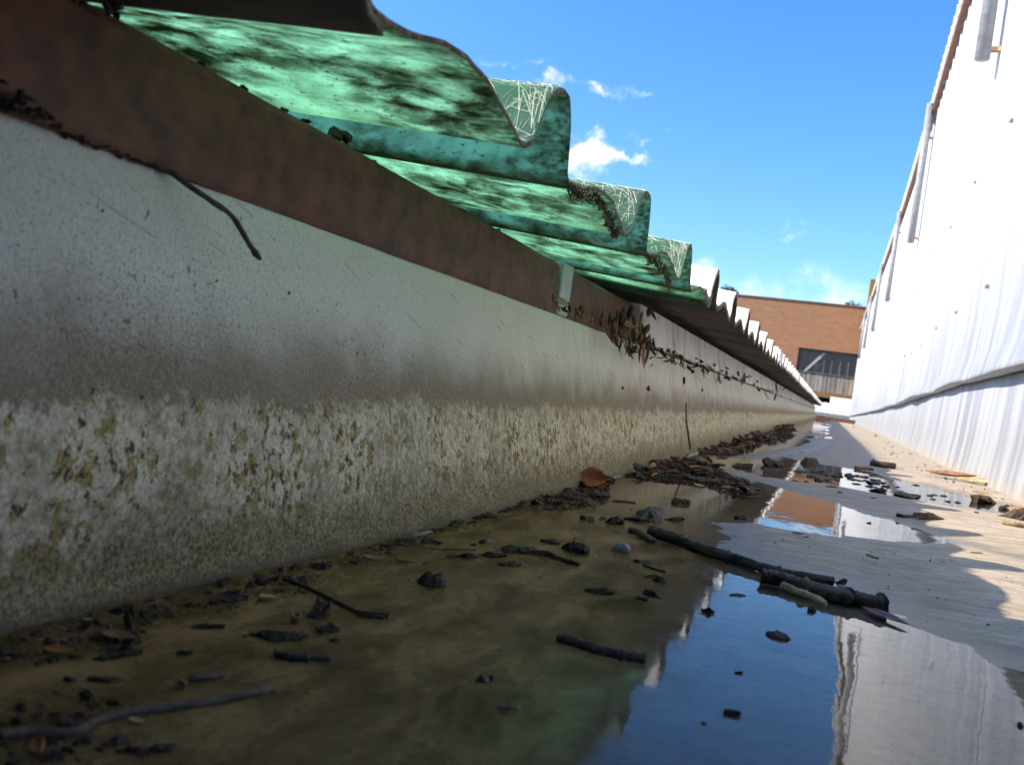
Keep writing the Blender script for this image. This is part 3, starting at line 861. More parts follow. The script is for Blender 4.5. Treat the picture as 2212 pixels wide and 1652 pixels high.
# ------------------------------------------------------------------ litter in the gutter
def curve_pts(pp, lift, sub_=5, wob=0.0, seed=0):
    """smooth path through floor points"""
    P_ = [Vector(p) for p in pp]
    out = []
    for i in range(len(P_) - 1):
        p0, p1, p2, p3 = P_[max(0, i - 1)], P_[i], P_[i + 1], P_[min(len(P_) - 1, i + 2)]
        for s in range(sub_):
            t = s / sub_
            q = 0.5 * ((2 * p1) + (-p0 + p2) * t + (2 * p0 - 5 * p1 + 4 * p2 - p3) * t * t + (-p0 + 3 * p1 - 3 * p2 + p3) * t ** 3)
            out.append(q)
    out.append(P_[-1])
    L = sum((out[i + 1] - out[i]).length for i in range(len(out) - 1))
    for i, q in enumerate(out):
        q.z += lift
        if wob:
            q.x += wob * vnoise(i * 0.7, seed)
            q.y += wob * vnoise(i * 0.7, seed + 9)
    return out
def stick(name, pts, r0, r1, mat, label, group=None, seed=1, seg=9, knots=True, cat='twig'):
    n = len(pts)
    rad = []
    for i in range(n):
        r = r0 + (r1 - r0) * i / (n - 1)
        r *= 1 + 0.16 * vnoise(i * 0.9, seed * 3.1) + (0.35 if knots and (i * 5 + seed) % 23 == 0 else 0)
        rad.append(r)
    v, f = tube_vf(pts, rad, seg)
    c = pts[n // 2]
    base = Vector((c.x, c.y, c.z))
    vv = []
    sum_len = [0.0]
    for i in range(n - 1):
        sum_len.append(sum_len[-1] + (pts[i + 1] - pts[i]).length)
    for iq, q in enumerate(v):
        ring_, a_ = divmod(iq, seg)
        ring_ = min(ring_, n - 1)
        ca, sa = math.cos(2 * math.pi * a_ / seg), math.sin(2 * math.pi * a_ / seg)
        rd = q - pts[ring_]
        al = sum_len[ring_] / r0
        d = 0.20 * vnoise(ca * 1.7 + seed, sa * 1.7, al * 0.16) + 0.16 * vnoise(ca * 3.5, sa * 3.5 + seed, al * 0.35) + 0.10 * vnoise(ca * 6, sa * 6, al * 1.1 + seed)
        if ring_ in (0, n - 1):
            d -= 0.25
            dirn = (pts[1] - pts[0]) if ring_ == 0 else (pts[-1] - pts[-2])
            q = q + dirn.normalized() * r0 * (0.5 * vnoise(a_ * 1.9, seed, 3)) 
        q = q + rd * d
        vv.append(q - base)
    o = link(name, mesh(name, vv, f, mat, True))
    o.location = base
    return tag(o, label, cat, group)
def fl(pts, r):
    """photo pixels along the lower edge of a stick -> points on the floor or water"""
    out = []
    for (px, py) in pts:
        p = at_z(px, py, 0.0)
        p.z = max(0.0, floor_z(p.x, p.y)) + r
        out.append(p)
    return out
def z6(x, y): return (1106 + .5 * x, 826 + .5 * y)
def z5(x, y): return (.5 * x, 826 + .5 * y)
def z8(x, y): return (777.7 + .3138 * x, 985 + .3138 * y)
def z3(x, y): return (1348 + .2344 * x, 916 + .2344 * y)
def z1(x, y): return (1711 + .2266 * x, 985 + .2266 * y)

# the larger sticks
def big(pts, wpx, mat, label, taper=0.8, seed=1, name='twig', sub_=5):
    p0 = at_z(*pts[len(pts) // 2])
    r = px_size(p0, wpx) / 2
    P_ = fl(pts, r * 0.72)
    return stick(name, curve_pts(P_, 0, sub_ + 7), r, r * taper, mat, label, None, seed, 14)
big([z3(235, 1020), z3(420, 1080), z3(640, 1160), z3(860, 1240), z3(1080, 1300), z3(1330, 1385), z3(1620, 1440), z3(1930, 1490)], 30, M_TWIG, 'long knobbly black stick lying across the puddle edge', 0.6, 2)
big([z3(1260, 1440), z3(1420, 1470), z3(1700, 1560), z3(2000, 1640), z1(560, 1400), z1(760, 1450), z1(860, 1460)], 36, M_TWIG, 'thick dark stick with a broken crumbly end overlapping the long stick', 1.0, 5)
big([z3(1460, 1510), z3(1600, 1570), z3(1760, 1630), z3(1850, 1680)], 20, M_PALE, 'short yellowish peeled bark piece in front of the thick stick', 0.6, 7, 'bark_piece')
big([z3(40, 990), z3(120, 1010), z3(200, 1060), z3(270, 1100)], 15, M_TWIG2, 'short grey twig touching the near end of the long stick', 0.9, 3)
big([z5(0, 1540), z5(130, 1525), z5(300, 1525), z5(440, 1465), z5(600, 1430), z5(900, 1390), z5(1060, 1360), z5(1185, 1325)], 21, M_TWIG2, 'long grey jointed twig lying in the dark shallow water', 0.95, 6)
big([z5(1225, 850), z5(1330, 890), z5(1450, 950), z5(1560, 1000), z5(1660, 1020)], 9, M_TWIG, 'thin dark twig reaching out from the litter at the wall foot', 1.2, 9)
big([z8(1355, 1265), z8(1480, 1300), z8(1640, 1350), z8(1800, 1385), z8(1960, 1405)], 19, M_CHIP[2], 'tapering strip of split bark lying alone in the brown water', 1.35, 4, 'bark_strip')
big([z8(425, 632), z8(560, 636), z8(690, 640), z8(800, 645)], 4.5, M_REDLEAF, 'thin straight red brown leaf stalk in the shallow water', 0.8, 8, 'leaf_stalk')
big([z8(1735, 308), z8(1810, 312), z8(1895, 322)], 4, M_TWIG, 'thin black twiglet pointing at a ragged bark lump', 0.9, 3)
big([z8(1330, 700), z8(1420, 730), z8(1510, 755)], 11, M_TWIG, 'short black twig ending the row of wet debris', 0.9, 12)
big([z1(750, 110), z1(860, 130), z1(970, 145)], 15, M_TWIG, 'short black block of wood lying on dry concrete near the steel wall', 1.0, 13, 'wood_block')
big([z1(600, 120), z1(690, 130), z1(770, 140)], 8, M_REDLEAF, 'short reddish twig beside the black wood block', 1.0, 14)
big([z1(1030, 360), z1(1120, 378), z1(1210, 390)], 7, M_TWIG2, 'straight grey twig at the edge of the narrow puddle', 1.0, 15)
big([z1(1690, 940), z1(1750, 948), z1(1805, 955)], 4.5, M_PALE, 'small tan twig piece on the sunlit concrete', 1.0, 16)
big([z1(1990, 690), z1(2100, 710), z1(2230, 725)], 12, M_PALE, 'stubby tan stick in full sun near the steel wall foot', 1.0, 17)
big([z1(705, 1005), z1(760, 1025), z1(820, 1040)], 5, M_RUSTLEAF, 'small rust brown sliver on the shaded dry concrete', 0.7, 18)
big([z5(1185, 1180), z5(1260, 1195), z5(1335, 1200)], 19, M_TWIG, 'stubby black cylinder of twig in the dark water', 1.0, 19)
big([z5(1340, 1195), z5(1380, 1198), z5(1425, 1200)], 13, M_TWIG, 'second shorter black twig stub end to end with the stubby cylinder', 0.9, 20)
big([z5(820, 1285), z5(880, 1285), z5(960, 1270)], 15, M_TWIG2, 'grey twig stub beside a small orange gumnut', 0.8, 21)
big([z3(1560, 700)[:2], z3(1640, 745)], 5, M_TWIG, 'tiny black twig on the narrow puddle rim', 1.0, 22) if False else None
big([z3(180, 1300), z3(260, 1330), z3(380, 1365)], 6, M_TWIG, 'thin black twig sliver with a blue wet tip', 0.7, 23)

# upright twig leaning on the wall, and the one hanging from the beam
a = at_x(1479, 968, -0.141)
b = at_x(1478, 868, -0.1465)
stick('twig', curve_pts([a + Vector((0.006, 0, 0)), a.lerp(b, .35) + Vector((0.003, 0.006, 0)), a.lerp(b, .6) + Vector((0.003, -0.006, 0)), b + Vector((0.002, 0, 0))], 0, 4), 0.0013, 0.0008, M_TWIG2,
      'thin upright twig leaning against the stained wall', None, 2, 7, False)
hp = [at_x(372, 372, -0.163), at_x(415, 405, -0.159), at_x(455, 432, -0.156), at_x(497, 462, -0.153), at_x(522, 498, -0.150), at_x(540, 528, -0.148), at_x(563, 561, -0.146)]
stick('hanging_twig', curve_pts(hp, 0, 4), 0.0009, 0.00065, M_TWIG2, 'thin bent brown twig hanging from under the brown beam', None, 5, 7, True)

# chips: shared irregular shards
def shard(seed, curl=0.0):
    """a torn flake: jagged outline, thin, warped, with a broken ridge"""
    r_ = random.Random(seed)
    n = r_.randint(9, 13)
    ring = []
    for i in range(n):
        an = 2 * math.pi * (i + r_.uniform(-.3, .3)) / n
        k_ = r_.choice((0.55, 0.75, 0.95, 1.05)) * r_.uniform(0.85, 1.15)
        ring.append((0.5 * math.cos(an) * k_, 0.5 * math.sin(an) * k_))
    th = r_.uniform(0.16, 0.42)
    kx, ky = r_.uniform(-1.1, 1.1), r_.uniform(-0.9, 0.9)
    bend = r_.uniform(-0.2, 1.6)
    def zt(x, y):
        return 0.35 + kx * x * 0.5 + ky * y * 0.5 - bend * (y * y) * 1.2 + 0.35 * vnoise(x * 4, y * 4, seed)
    v = []
    for s_, dz in ((1.0, -th), (1.04, 0.0), (0.55, 0.12)):
        for (x, y) in ring:
            X_, Y_ = x * s_ + r_.uniform(-.03, .03), y * s_ + r_.uniform(-.03, .03)
            v.append((X_, Y_, zt(X_, Y_) + dz + r_.uniform(-.12, .12)))
    v.append((0, 0, zt(0, 0) + 0.2))
    v.append((0, 0, zt(0, 0) - th))
    f = [(l * n + i, l * n + (i + 1) % n, (l + 1) * n + (i + 1) % n, (l + 1) * n + i) for l in range(2) for i in range(n)]
    f += [(2 * n + i, 2 * n + (i + 1) % n, 3 * n) for i in range(n)] + [((i + 1) % n, i, 3 * n + 1) for i in range(n)]
    return v, f
SHARDS = [[mesh('bark_chip', *shard(s * 10 + m_, 0.5 * (s % 3 == 2)), M_CHIP[m_]) for s in range(12)] for m_ in range(3)]
def place_chip(p0, p1, hpx, kind, label, group, name='bark_chip', cat='bark chip', width=0.55, me=None, sink=0.12):
    """chip lying between two photo pixels, hpx pixels tall"""
    a, b = at_z(*p0), at_z(*p1)
    c = (a + b) / 2
    L = max((b - a).length, 0.0012)
    Hh = px_size(c, hpx) * 1.3
    L = min(L, px_size(c, math.hypot(p1[0] - p0[0], p1[1] - p0[1])) * 2.2)
    o = link(name, me or RNG.choice(SHARDS[kind]))
    z = max(0.0, floor_z(c.x, c.y))
    o.location = (c.x, c.y, z - Hh * sink)
    o.scale = (L * 1.1, max(L * width, Hh * 0.9), Hh)
    o.rotation_euler = (RNG.uniform(-.14, .14), RNG.uniform(-.1, .1), math.atan2(b.y - a.y, b.x - a.x))
    if label == 'MID':
        label = '%s bark chip in water beside %s' % ('ragged dark' if hpx > 17 else 'small dark' if hpx > 9 else 'tiny black', near_mark(p0))
    return tag(o, label, cat, group)
MARKS = [(z5(1260, 1190), 'the stubby black twig cylinder'), (z5(700, 1400), 'the long grey jointed twig'), (z8(495, 870), 'the oval brown wood chip'), (z8(600, 640), 'the thin red brown leaf stalk'),
         (z8(1800, 655), 'the half sunk grey pebble'), (z3(640, 1160), 'the long knobbly black stick'), (z6(600, 570), 'the ragged black bark lump'), (z8(1660, 1340), 'the tapering bark strip'),
         (z6(1000, 1000), 'the blue sky reflection'), (z8(1490, 640), 'the flat oval seed pod'), (z5(890, 1280), 'the round tan gumnut'), (z5(1440, 930), 'the thin dark twig from the wall foot'),
         (z8(1090, 660), 'the pale inner bark'), (z8(1560, 300), 'the bright orange curled leaf'), (z8(1420, 725), 'the short black twig ending the debris row'), (z5(560, 1040), 'the upright bark sliver'), (z5(1275, 1035), 'the orange brown gumnut')]
def near_mark(p):
    return min(MARKS, key=lambda m: math.hypot(m[0][0] - p[0], (m[0][1] - p[1]) * 1.6))[1]
G_MID = 'loose bark chips in the brown water'
L_MID = 'MID'
for (q, kind) in (((260, 595, 440, 575, 50), 0), ((360, 575, 560, 605, 45), 0), ((680, 690, 800, 695, 60), 0), ((800, 680, 1010, 690, 58), 1), ((980, 655, 1190, 660, 68), 0),
                  ((1190, 665, 1340, 700, 60), 0), ((960, 745, 1110, 745, 42), 0), ((600, 688, 665, 692, 26), 0), ((1245, 585, 1380, 605, 45), 0), ((1880, 722, 2015, 728, 30), 0),
                  ((1940, 830, 2040, 838, 36), 0), ((2020, 855, 2130, 872, 55), 0), ((1560, 925, 1760, 950, 62), 0), ((1890, 980, 1975, 990, 36), 0), ((0, 1090, 180, 1110, 55), 0),
                  ((430, 735, 472, 735, 20), 0), ((820, 592, 872, 592, 45), 0), ((750, 610, 812, 610, 22), 0), ((1510, 432, 1622, 436, 45), 0), ((1690, 462, 1830, 470, 85), 0),
                  ((2150, 318, 2260, 326, 55), 0), ((1090, 345, 1180, 340, 60), 1), ((1640, 430, 1700, 428, 30), 1)):
    place_chip(z8(q[0], q[1]), z8(q[2], q[3]), q[4] * .3138, kind, L_MID, G_MID)
for (q, kind) in (((1350, 1075, 1460, 1070, 50), 0), ((1080, 1085, 1310, 1105, 50), 0), ((840, 1055, 960, 1060, 30), 0), ((760, 1170, 825, 1172, 28), 0), ((370, 1282, 540, 1282, 22), 0),
                  ((1330, 1000, 1420, 1010, 110), 1), ((2060, 1285, 2125, 1285, 40), 0), ((270, 1285, 330, 1290, 30), 0), ((1420, 1112, 1470, 1115, 22), 0), ((950, 945, 1070, 940, 55), 0),
                  ((1340, 805, 1440, 790, 40), 0), ((420, 1190, 600, 1175, 40), 0), ((560, 1600, 740, 1580, 40), 0)):
    place_chip(z5(q[0], q[1]), z5(q[2], q[3]), q[4] * .5, kind, L_MID, G_MID)
for (q, kind, lab, grp) in (
        ((560, 905, 640, 930, 38), 0, L_MID, G_MID), ((900, 1425, 995, 1432, 36), 0, 'dark pointed chip alone in the blue reflecting puddle', None),
        ((955, 1252, 1000, 1252, 16), 0, 'tiny brown speck of bark in the blue reflecting puddle', None), ((815, 1470, 845, 1472, 14), 1, L_MID, G_MID),
        ((940, 915, 1010, 920, 12), 0, L_MID, G_MID), ((960, 585, 1020, 590, 26), 0, L_MID, G_MID), ((810, 985, 870, 995, 30), 0, L_MID, G_MID), ((1280, 985, 1320, 985, 30), 0, 'small black seed beside the peeled bark piece', None),
        ((1395, 865, 1440, 872, 34), 0, 'small black seed case beside the far end of the thick stick', None), ((1670, 490, 1760, 490, 22), 0, 'flat dark chip on the rim of the narrow puddle', None),
        ((1550, 465, 1620, 472, 30), 1, 'dark humped chip on the near rim of the narrow puddle', None), ((2010, 515, 2095, 520, 50), 2, 'brown crumbly lump at the tip of the narrow puddle', None),
        ((2100, 545, 2145, 545, 28), 0, 'small dark chip near the foot of the steel wall', None), ((2110, 600, 2240, 610, 60), 2, 'greyish curled bark lump near the steel wall foot', None),
        ((2040, 1062, 2062, 1064, 10), 0, 'tiny black speck on the shaded dry concrete', None), ((2180, 1475, 2215, 1490, 26), 0, 'small dark chip on wet concrete right of the big puddle', None),
        ((520, 605, 660, 575, 70), 0, 'ragged black bark lump in the brown water', None), ((655, 590, 735, 600, 26), 0, 'small wedge of bark trailing the ragged black lump', None)):
    place_chip(z6(q[0], q[1]), z6(q[2], q[3]), q[4] * .5, kind, lab, grp)
# bark lumps standing in the far puddles
for (q, kind, lab) in (((1640, 355, 1790, 365, 85), 1, 'dark brown mound of litter standing in the narrow puddle'), ((1285, 370, 1430, 378, 95), 0, 'dark block of bark at the near end of the narrow puddle'),
                       ((1010, 385, 1170, 400, 60), 0, 'low dark bark lump between the litter pile and narrow puddle'), ((1870, 600, 1950, 604, 16), 0, 'thin dark flake on the dry strip between puddles')):
    place_chip(z3(q[0], q[1]), z3(q[2], q[3]), q[4] * .2344, kind, lab, None)
# big dark curled bark on the right
place_chip(z1(985, 590), z1(1200, 605), 11, 0, 'flat dark tail of bark on the dry concrete', None, 'bark_piece', 'bark piece', 0.3)
place_chip(z1(1180, 620), z1(1395, 625), 27, 2, 'humped dark brown bark piece casting a long shadow on dry concrete', None, 'bark_piece', 'bark piece', 0.5)

# rounded things
def lathe(prof, seg=14):
    v, f = [], []
    for (r, z) in prof:
        for a in range(seg):
            an = 2 * math.pi * a / seg
            v.append((r * math.cos(an), r * math.sin(an), z))
    m_ = len(prof)
    f = [(i * seg + a, i * seg + (a + 1) % seg, (i + 1) * seg + (a + 1) % seg, (i + 1) * seg + a) for i in range(m_ - 1) for a in range(seg)]
    f += [tuple(range(seg - 1, -1, -1)), tuple((m_ - 1) * seg + a for a in range(seg))]
    return v, f
def pebble(px, py, wpx, mat, label, name='pebble', cat='pebble', flat=0.6):
    c = at_z(px, py)
    r = px_size(c, wpx) / 2
    v, f = lathe([(0.3, -0.5), (0.8, -0.3), (1.0, 0.1), (0.9, 0.5), (0.6, 0.82), (0.2, 1.0)])
    rg = 0.15 if mat is M_PEBBLE else 0.55
    v = [(a * (1 + rg * vnoise(a * 2.3, b_ * 2.3, wpx)) * r, b_ * r * .8 * (1 + rg * vnoise(a * 3, 5, wpx)), cc * r * flat * 1.3 * (1 + rg * 1.3 * vnoise(a * 3.1, b_ * 3.1, wpx + 2))) for a, b_, cc in v]
    o = link(name, mesh(name, v, f, mat, mat is M_PEBBLE))
    o.location = (c.x, c.y, max(0, floor_z(c.x, c.y)))
    tag(o, label, cat)
pebble(*z8(1800, 655), 42, M_PEBBLE, 'smooth grey brown pebble half sunk in the shallow water', flat=0.75)
pebble(*z8(860, 1545), 19, M_PEBBLE, 'small round grey pebble alone in the dark water', flat=0.9)
pebble(*z8(1490, 650), 62, M_CHIP[0], 'flat oval black seed pod with pale rim in the water', 'seed_pod', 'seed pod', 0.45)
pebble(*z8(495, 880), 66, M_CHIP[2], 'oval brown wood chip alone in the water near the wall', 'wood_chip', 'wood chip', 0.6)
pebble(*z6(1148, 1095), 52, M_CHIP[2], 'flat shiny brown seed lying in the blue reflecting puddle', 'seed', 'seed', 0.30)
def gumnut(px, py, wpx, label, tilt):
    c = at_z(px, py)
    r = px_size(c, wpx) / 2
    v, f = lathe([(0.15, -1.0), (0.55, -0.8), (0.9, -0.3), (1.0, 0.3), (0.85, 0.85), (0.95, 1.0), (0.7, 1.0), (0.6, 0.6), (0.1, 0.4)])
    v = [(a * r, b_ * r, cc * r) for a, b_, cc in v]
    o = link('gumnut', mesh('gumnut', v, f, M_RUSTLEAF, True))
    o.location = (c.x, c.y, max(0, floor_z(c.x, c.y)) + r * .7)
    o.rotation_euler = tilt
    tag(o, label, 'gumnut')
gumnut(*z5(1275, 1035), 24, 'orange brown gumnut standing in the dark water beside black twig stubs', (0.3, 0.2, 0))
gumnut(*z5(778, 1315), 23, 'round tan gumnut beside the grey twig stub', (1.4, 0.2, 0.6))

# leaves
def leaf_mesh(name, L, W, curl, fold, mat, seed, thick=0.00035, stem=0.0):
    n, m_ = 11, 7
    r_ = random.Random(seed)
    v, f = [], []
    for side in (0, 1):
        for i in range(n):
            t_ = i / (n - 1)
            wd = W * (math.sin(math.pi * min(1, t_ * 0.97 + 0.03)) ** 0.75) * 0.5
            for j in range(m_):
                s = (j / (m_ - 1) - 0.5) * 2
                z = fold * abs(s) ** 1.4 * wd + curl * L * (t_ - 0.35) ** 2 + 0.05 * W * vnoise(t_ * 4, s * 2, seed)
                v.append((t_ * L - L / 2, s * wd, z + side * thick))
    N = n * m_
    for i in range(n - 1):
        for j in range(m_ - 1):
            a, b, c, d = i * m_ + j, i * m_ + j + 1, (i + 1) * m_ + j + 1, (i + 1) * m_ + j
            f += [(a, b, c, d)[::-1], (N + a, N + b, N + c, N + d)]
    rim = [j for j in range(m_)] + [i * m_ + m_ - 1 for i in range(1, n)] + [(n - 1) * m_ + j for j in range(m_ - 2, -1, -1)] + [i * m_ for i in range(n - 2, 0, -1)]
    for a, b in zip(rim, rim[1:] + rim[:1]):
        f.append((a, b, N + b, N + a))
    return mesh(name, v, f, mat, True)
def leaf(center, L, W, rot, mat, label, curl=0.3, fold=0.5, seed=1, group=None, name='dead_leaf', stem=None):
    t_ = empty(name, center)
    tag(t_, label, 'leaf', group)
    bl = link('leaf_blade', leaf_mesh('leaf_blade', L, W, curl, fold, mat, seed), t_)
    bl.rotation_euler = rot
    if stem:
        v, f = tube_vf([Vector(p) for p in stem[0]], stem[1], 6)
        so = link('leaf_stem', mesh('leaf_stem', v, f, mat, True), t_)
        so.matrix_parent_inverse = Matrix.Translation(-Vector(center))
    return t_
# the orange one standing up against the litter
c = at_z(1278, 1050)
sz = px_size(c, 1)
ctr = Vector((c.x, c.y, 14 * sz))
s0 = ctr + Vector((-32 * sz, -3 * sz, 1 * sz))
leaf(ctr, 66 * sz, 46 * sz, (1.05, -0.10, 0.22), M_ORANGE, 'bright orange brown curled leaf standing at the wall foot', 0.35, 0.75, 4,
     stem=([ctr + Vector((-24 * sz, 0, -1 * sz)), s0, ctr + Vector((-46 * sz, -4 * sz, -7 * sz)), ctr + Vector((-52 * sz, -5 * sz, -13 * sz))], [1.6 * sz, 1.3 * sz, 1.3 * sz, 1.2 * sz]))
c = at_z(*z5(170, 1590)); sz = px_size(c, 1)
leaf(c + Vector((0, 0, 9 * sz)), 70 * sz, 34 * sz, (0.7, 0.1, -0.5), M_ORANGE, 'wet orange leaf beside the long grey jointed twig', 0.3, 0.6, 6)
c = at_z(*z1(880, 1550)); sz = px_size(c, 1)
leaf(c + Vector((0, 0, 4 * sz)), 120 * sz, 34 * sz, (0.12, 0.02, -0.75), M_REDLEAF, 'dark red wet leaf pointing out from the thick stick end', 0.1, 0.3, 8)
c = at_z(*z8(1470, 300)); sz = px_size(c, 1)
leaf(c + Vector((0, 0, 7 * sz)), 62 * sz, 26 * sz, (0.5, 0.05, 0.35), M_CHIP[2], 'grey wet leaf lying in front of the orange curled leaf', 0.2, 0.4, 9)
for i, (p, L_, mt, rt, lab) in enumerate(((z5(510, 1112), 84, M_RUSTLEAF, (0.2, 0, 0.1), 'flat red brown leaf strip in the litter at the dark wall foot'),
                                           (z5(250, 1165), 60, M_ORANGE, (0.5, 0, 0.4), 'torn orange leaf in the litter at the dark wall foot'),
                                           (z6(820, 385), 52, M_RUSTLEAF, (0.6, 0.1, 0.3), 'curled tan leaf on top of the big litter pile'),
                                           (z6(930, 300), 34, M_PALE, (0.9, 0.1, -0.4), 'pale grey leaf tip sticking out of the far litter'),
                                           (z3(1160, 610), 34, M_RUSTLEAF, (0.5, 0.2, -0.7), 'small tan leaf at the water end of the litter pile'),
                                           (z3(690, 570), 20, M_STRAW, (0.4, 0.1, 0.2), 'small cream leaf scrap on the near side of the litter pile'),
                                           (z3(90, 515), 14, M_ORANGE, (0.5, 0.1, 0.2), 'tiny orange leaf scrap near the bright curled leaf'),
                                           (z8(430, 550), 40, M_STRAW, (0.3, -0.3, 0.5), 'pale leaf stalk curled over a black chip'),
                                           (z8(1090, 625), 26, M_PALE, (0.4, 0, -0.1), 'pale inner bark showing on the row of wet debris'),
                                           (z8(85, 712), 42, M_PALE, (0.3, 0.1, 0.3), 'tan sliver floating near the wall foot'),
                                           (z8(310, 738), 46, M_RUSTLEAF, (0.1, 0, 0), 'thin tan sliver flat on the brown water'),
                                           (z5(1160, 938), 44, M_STRAW, (0.1, 0, 0.05), 'cream straw piece among the black litter'),
                                           (z5(1060, 1090), 16, M_STRAW, (0.3, 0, 0), 'tiny cream scrap in the dark water'),
                                           (z5(682, 1048), 16, M_STRAW, (0.3, 0, -0.4), 'tiny yellow scrap beside the upright bark sliver'),
                                           (z5(378, 1028), 18, M_STRAW, (0.3, 0, 0.5), 'yellow scrap high on the litter at the dark wall foot'),
                                           (z5(590, 1468), 36, M_STRAW, (0.3, 0, 0.1), 'cream scrap in front of the long grey jointed twig'),
                                           (z5(2190, 1415), 40, M_REDLEAF, (0.1, 0, 0.1), 'small red brown leaf under the dark water'),
                                           (z1(1500, 240), 90, M_RUSTLEAF, (0.15, 0, -0.35), 'long dry brown leaf lying at the foot of the steel wall'),
                                           (z1(1760, 290), 66, M_PALE, (0.4, 0, -0.5), 'crumpled tan leaf at the foot of the steel wall'),
                                           (z1(1600, 205), 18, M_RUSTLEAF, (0.4, 0, -0.5), 'tiny brown leaf scrap against the steel wall'),
                                           (z1(1820, 395), 44, M_PALE, (0.6, 0.2, 0.1), 'pale curled leaf sitting on the crumbly lump'),
                                           (z1(2140, 525), 40, M_RUSTLEAF, (0.5, 0, -0.4), 'pinkish brown leaf propped on the curled bark lump'),
                                           (z1(50, 765), 20, M_ORANGE, (0.2, 0, -0.2), 'tiny orange scrap on the dry concrete tongue'))):
    c = at_z(*p); sz = px_size(c, 1)
    leaf(c + Vector((0, 0, max(0, floor_z(c.x, c.y)) + L_ * sz * 0.06)), L_ * sz * 1.15, L_ * sz * 0.34, (rt[0], rt[1], rt[2]), mt, lab, 0.25, 0.5, i + 20, name='leaf_scrap')
# upright sliver of bark at the dark wall foot
c = at_z(*z5(560, 1060)); sz = px_size(c, 1)
v, f = shard(77)
o = link('bark_sliver', mesh('bark_sliver', v, f, M_CHIP[1]))
o.location = c; o.scale = (20 * sz, 10 * sz, 78 * sz); o.rotation_euler = (0.1, -0.25, 0.3)
tag(o, 'upright sliver of bark standing in the litter at the dark wall foot', 'bark sliver')

# scattered individual pieces in the drifts of litter
def tri_pick(poly):
    while True:
        xs_ = [q[0] for q in poly]; ys_ = [q[1] for q in poly]
        p = (RNG.uniform(min(xs_), max(xs_)), RNG.uniform(min(ys_), max(ys_)))
        if sdist(np.array([p]), np.array(poly, float))[0] > 0:
            return p
DRIFTS = [('mid', [z3(0, 480), z3(60, 390), z3(500, 290), z3(700, 330), z3(860, 380), z3(960, 480), z3(1150, 520), z3(1200, 650), z3(1000, 640), z3(700, 570), z3(300, 530)], 85, 10, 28,
           'wet scrap in the big litter pile spreading from the wall', 'scraps in the big litter pile'),
          ('far', [z3(560, 250), z3(760, 190), z3(1100, 90), z3(1330, 10), z3(1580, 40), z3(1480, 130), z3(1220, 200), z3(1010, 290), z3(800, 285)], 75, 8, 22,
           'scrap in the litter drift along the far wall foot', 'scraps in the far litter drift'),
          ('foot', [z8(1090, 330), z8(1200, 300), z8(1420, 190), z8(1560, 120), z8(1740, 160), z8(1690, 320), z8(1600, 360), z8(1300, 380), z8(1140, 375)], 36, 12, 26,
           'scrap in the litter around the bright orange leaf', 'scraps around the orange leaf'),
          ('dark', [(0, 1372), (120, 1345), (300, 1300), (560, 1240), (700, 1205), (720, 1225), (640, 1290), (330, 1345), (290, 1400), (120, 1430), (0, 1440)], 95, 14, 42,
           'wet scrap in the litter along the dark wall foot', 'scraps along the dark wall foot'),
          ('line', [(700, 1215), (880, 1150), (1060, 1095), (1200, 1055), (1235, 1060), (1080, 1110), (900, 1170), (740, 1232)], 44, 9, 26,
           'scrap caught along the wall base', 'scraps caught along the wall base'),
          ('corner', [(0, 1500), (200, 1480), (300, 1530), (330, 1600), (340, 1650), (0, 1650)], 40, 16, 50,
           'wet scrap around the long grey jointed twig', 'scraps around the jointed twig')]
for (nm, poly, cnt, s0_, s1_, lab, grp) in DRIFTS:
    for i in range(cnt):
        p = tri_pick(poly)
        L_ = RNG.uniform(s0_, s1_)
        an = RNG.uniform(-0.5, 0.5)
        kd = RNG.choice((0, 0, 0, 1, 1, 2))
        o = place_chip((p[0] - L_ / 2, p[1] - L_ / 2 * an * .2), (p[0] + L_ / 2, p[1] + L_ / 2 * an * .2), L_ * RNG.uniform(0.22, 0.6), kd, ('larger ' if L_ > (s0_ + s1_) / 2 else 'smaller ') + ('blackish ', 'brown ', 'greyish ')[kd] + lab, grp, 'litter_scrap', 'litter scrap', RNG.uniform(.4, .8))
        o.rotation_euler.z += RNG.uniform(-0.9, 0.9)
        if nm in ('mid', 'far', 'foot') and RNG.random() < 0.45:
            o.location.z += px_size(o.location, RNG.uniform(2, 9))
            o.rotation_euler.x += RNG.uniform(-.6, .6)
        lim = -0.137 - 0.0095 * (1 - sstep(0.10, 0.34, o.location.y))
        if o.location.x < lim:
            o.location.x = lim
for (poly, cnt, where) in ((DRIFTS[0][1], 46, 'big litter pile'), (DRIFTS[1][1], 30, 'far litter drift'), (DRIFTS[2][1], 14, 'litter around the orange leaf'), (DRIFTS[3][1], 12, 'litter along the dark wall foot')):
    for i in range(cnt):
        p = tri_pick(poly)
        c = at_z(*p)
        if c.x < -0.134:
            c.x = -0.134
        sz = px_size(c, 1)
        mt = RNG.choice((M_CHIP[1], M_CHIP[1], M_REDLEAF, M_RUSTLEAF, M_CHIP[2]))
        nm_ = {'brown_leaf_mould': 'dark brown', 'wet_red_leaf': 'reddish', 'brown_dead_leaf': 'tan', 'grey_brown_wood': 'greyish'}[mt.name]
        leaf(c + Vector((0, 0, RNG.uniform(2, 9) * sz)), RNG.uniform(16, 44) * sz, RNG.uniform(5, 13) * sz, (RNG.uniform(-.9, .9), RNG.uniform(-.5, .5), RNG.uniform(0, 3.1)), mt,
             '%s curled leaf lying in the %s' % (nm_, where), RNG.uniform(-.2, .6), RNG.uniform(.1, .8), i + 300, 'curled leaves in the ' + where, 'leaf_scrap')
G_CR = 'dark crumbs in the narrow puddle'
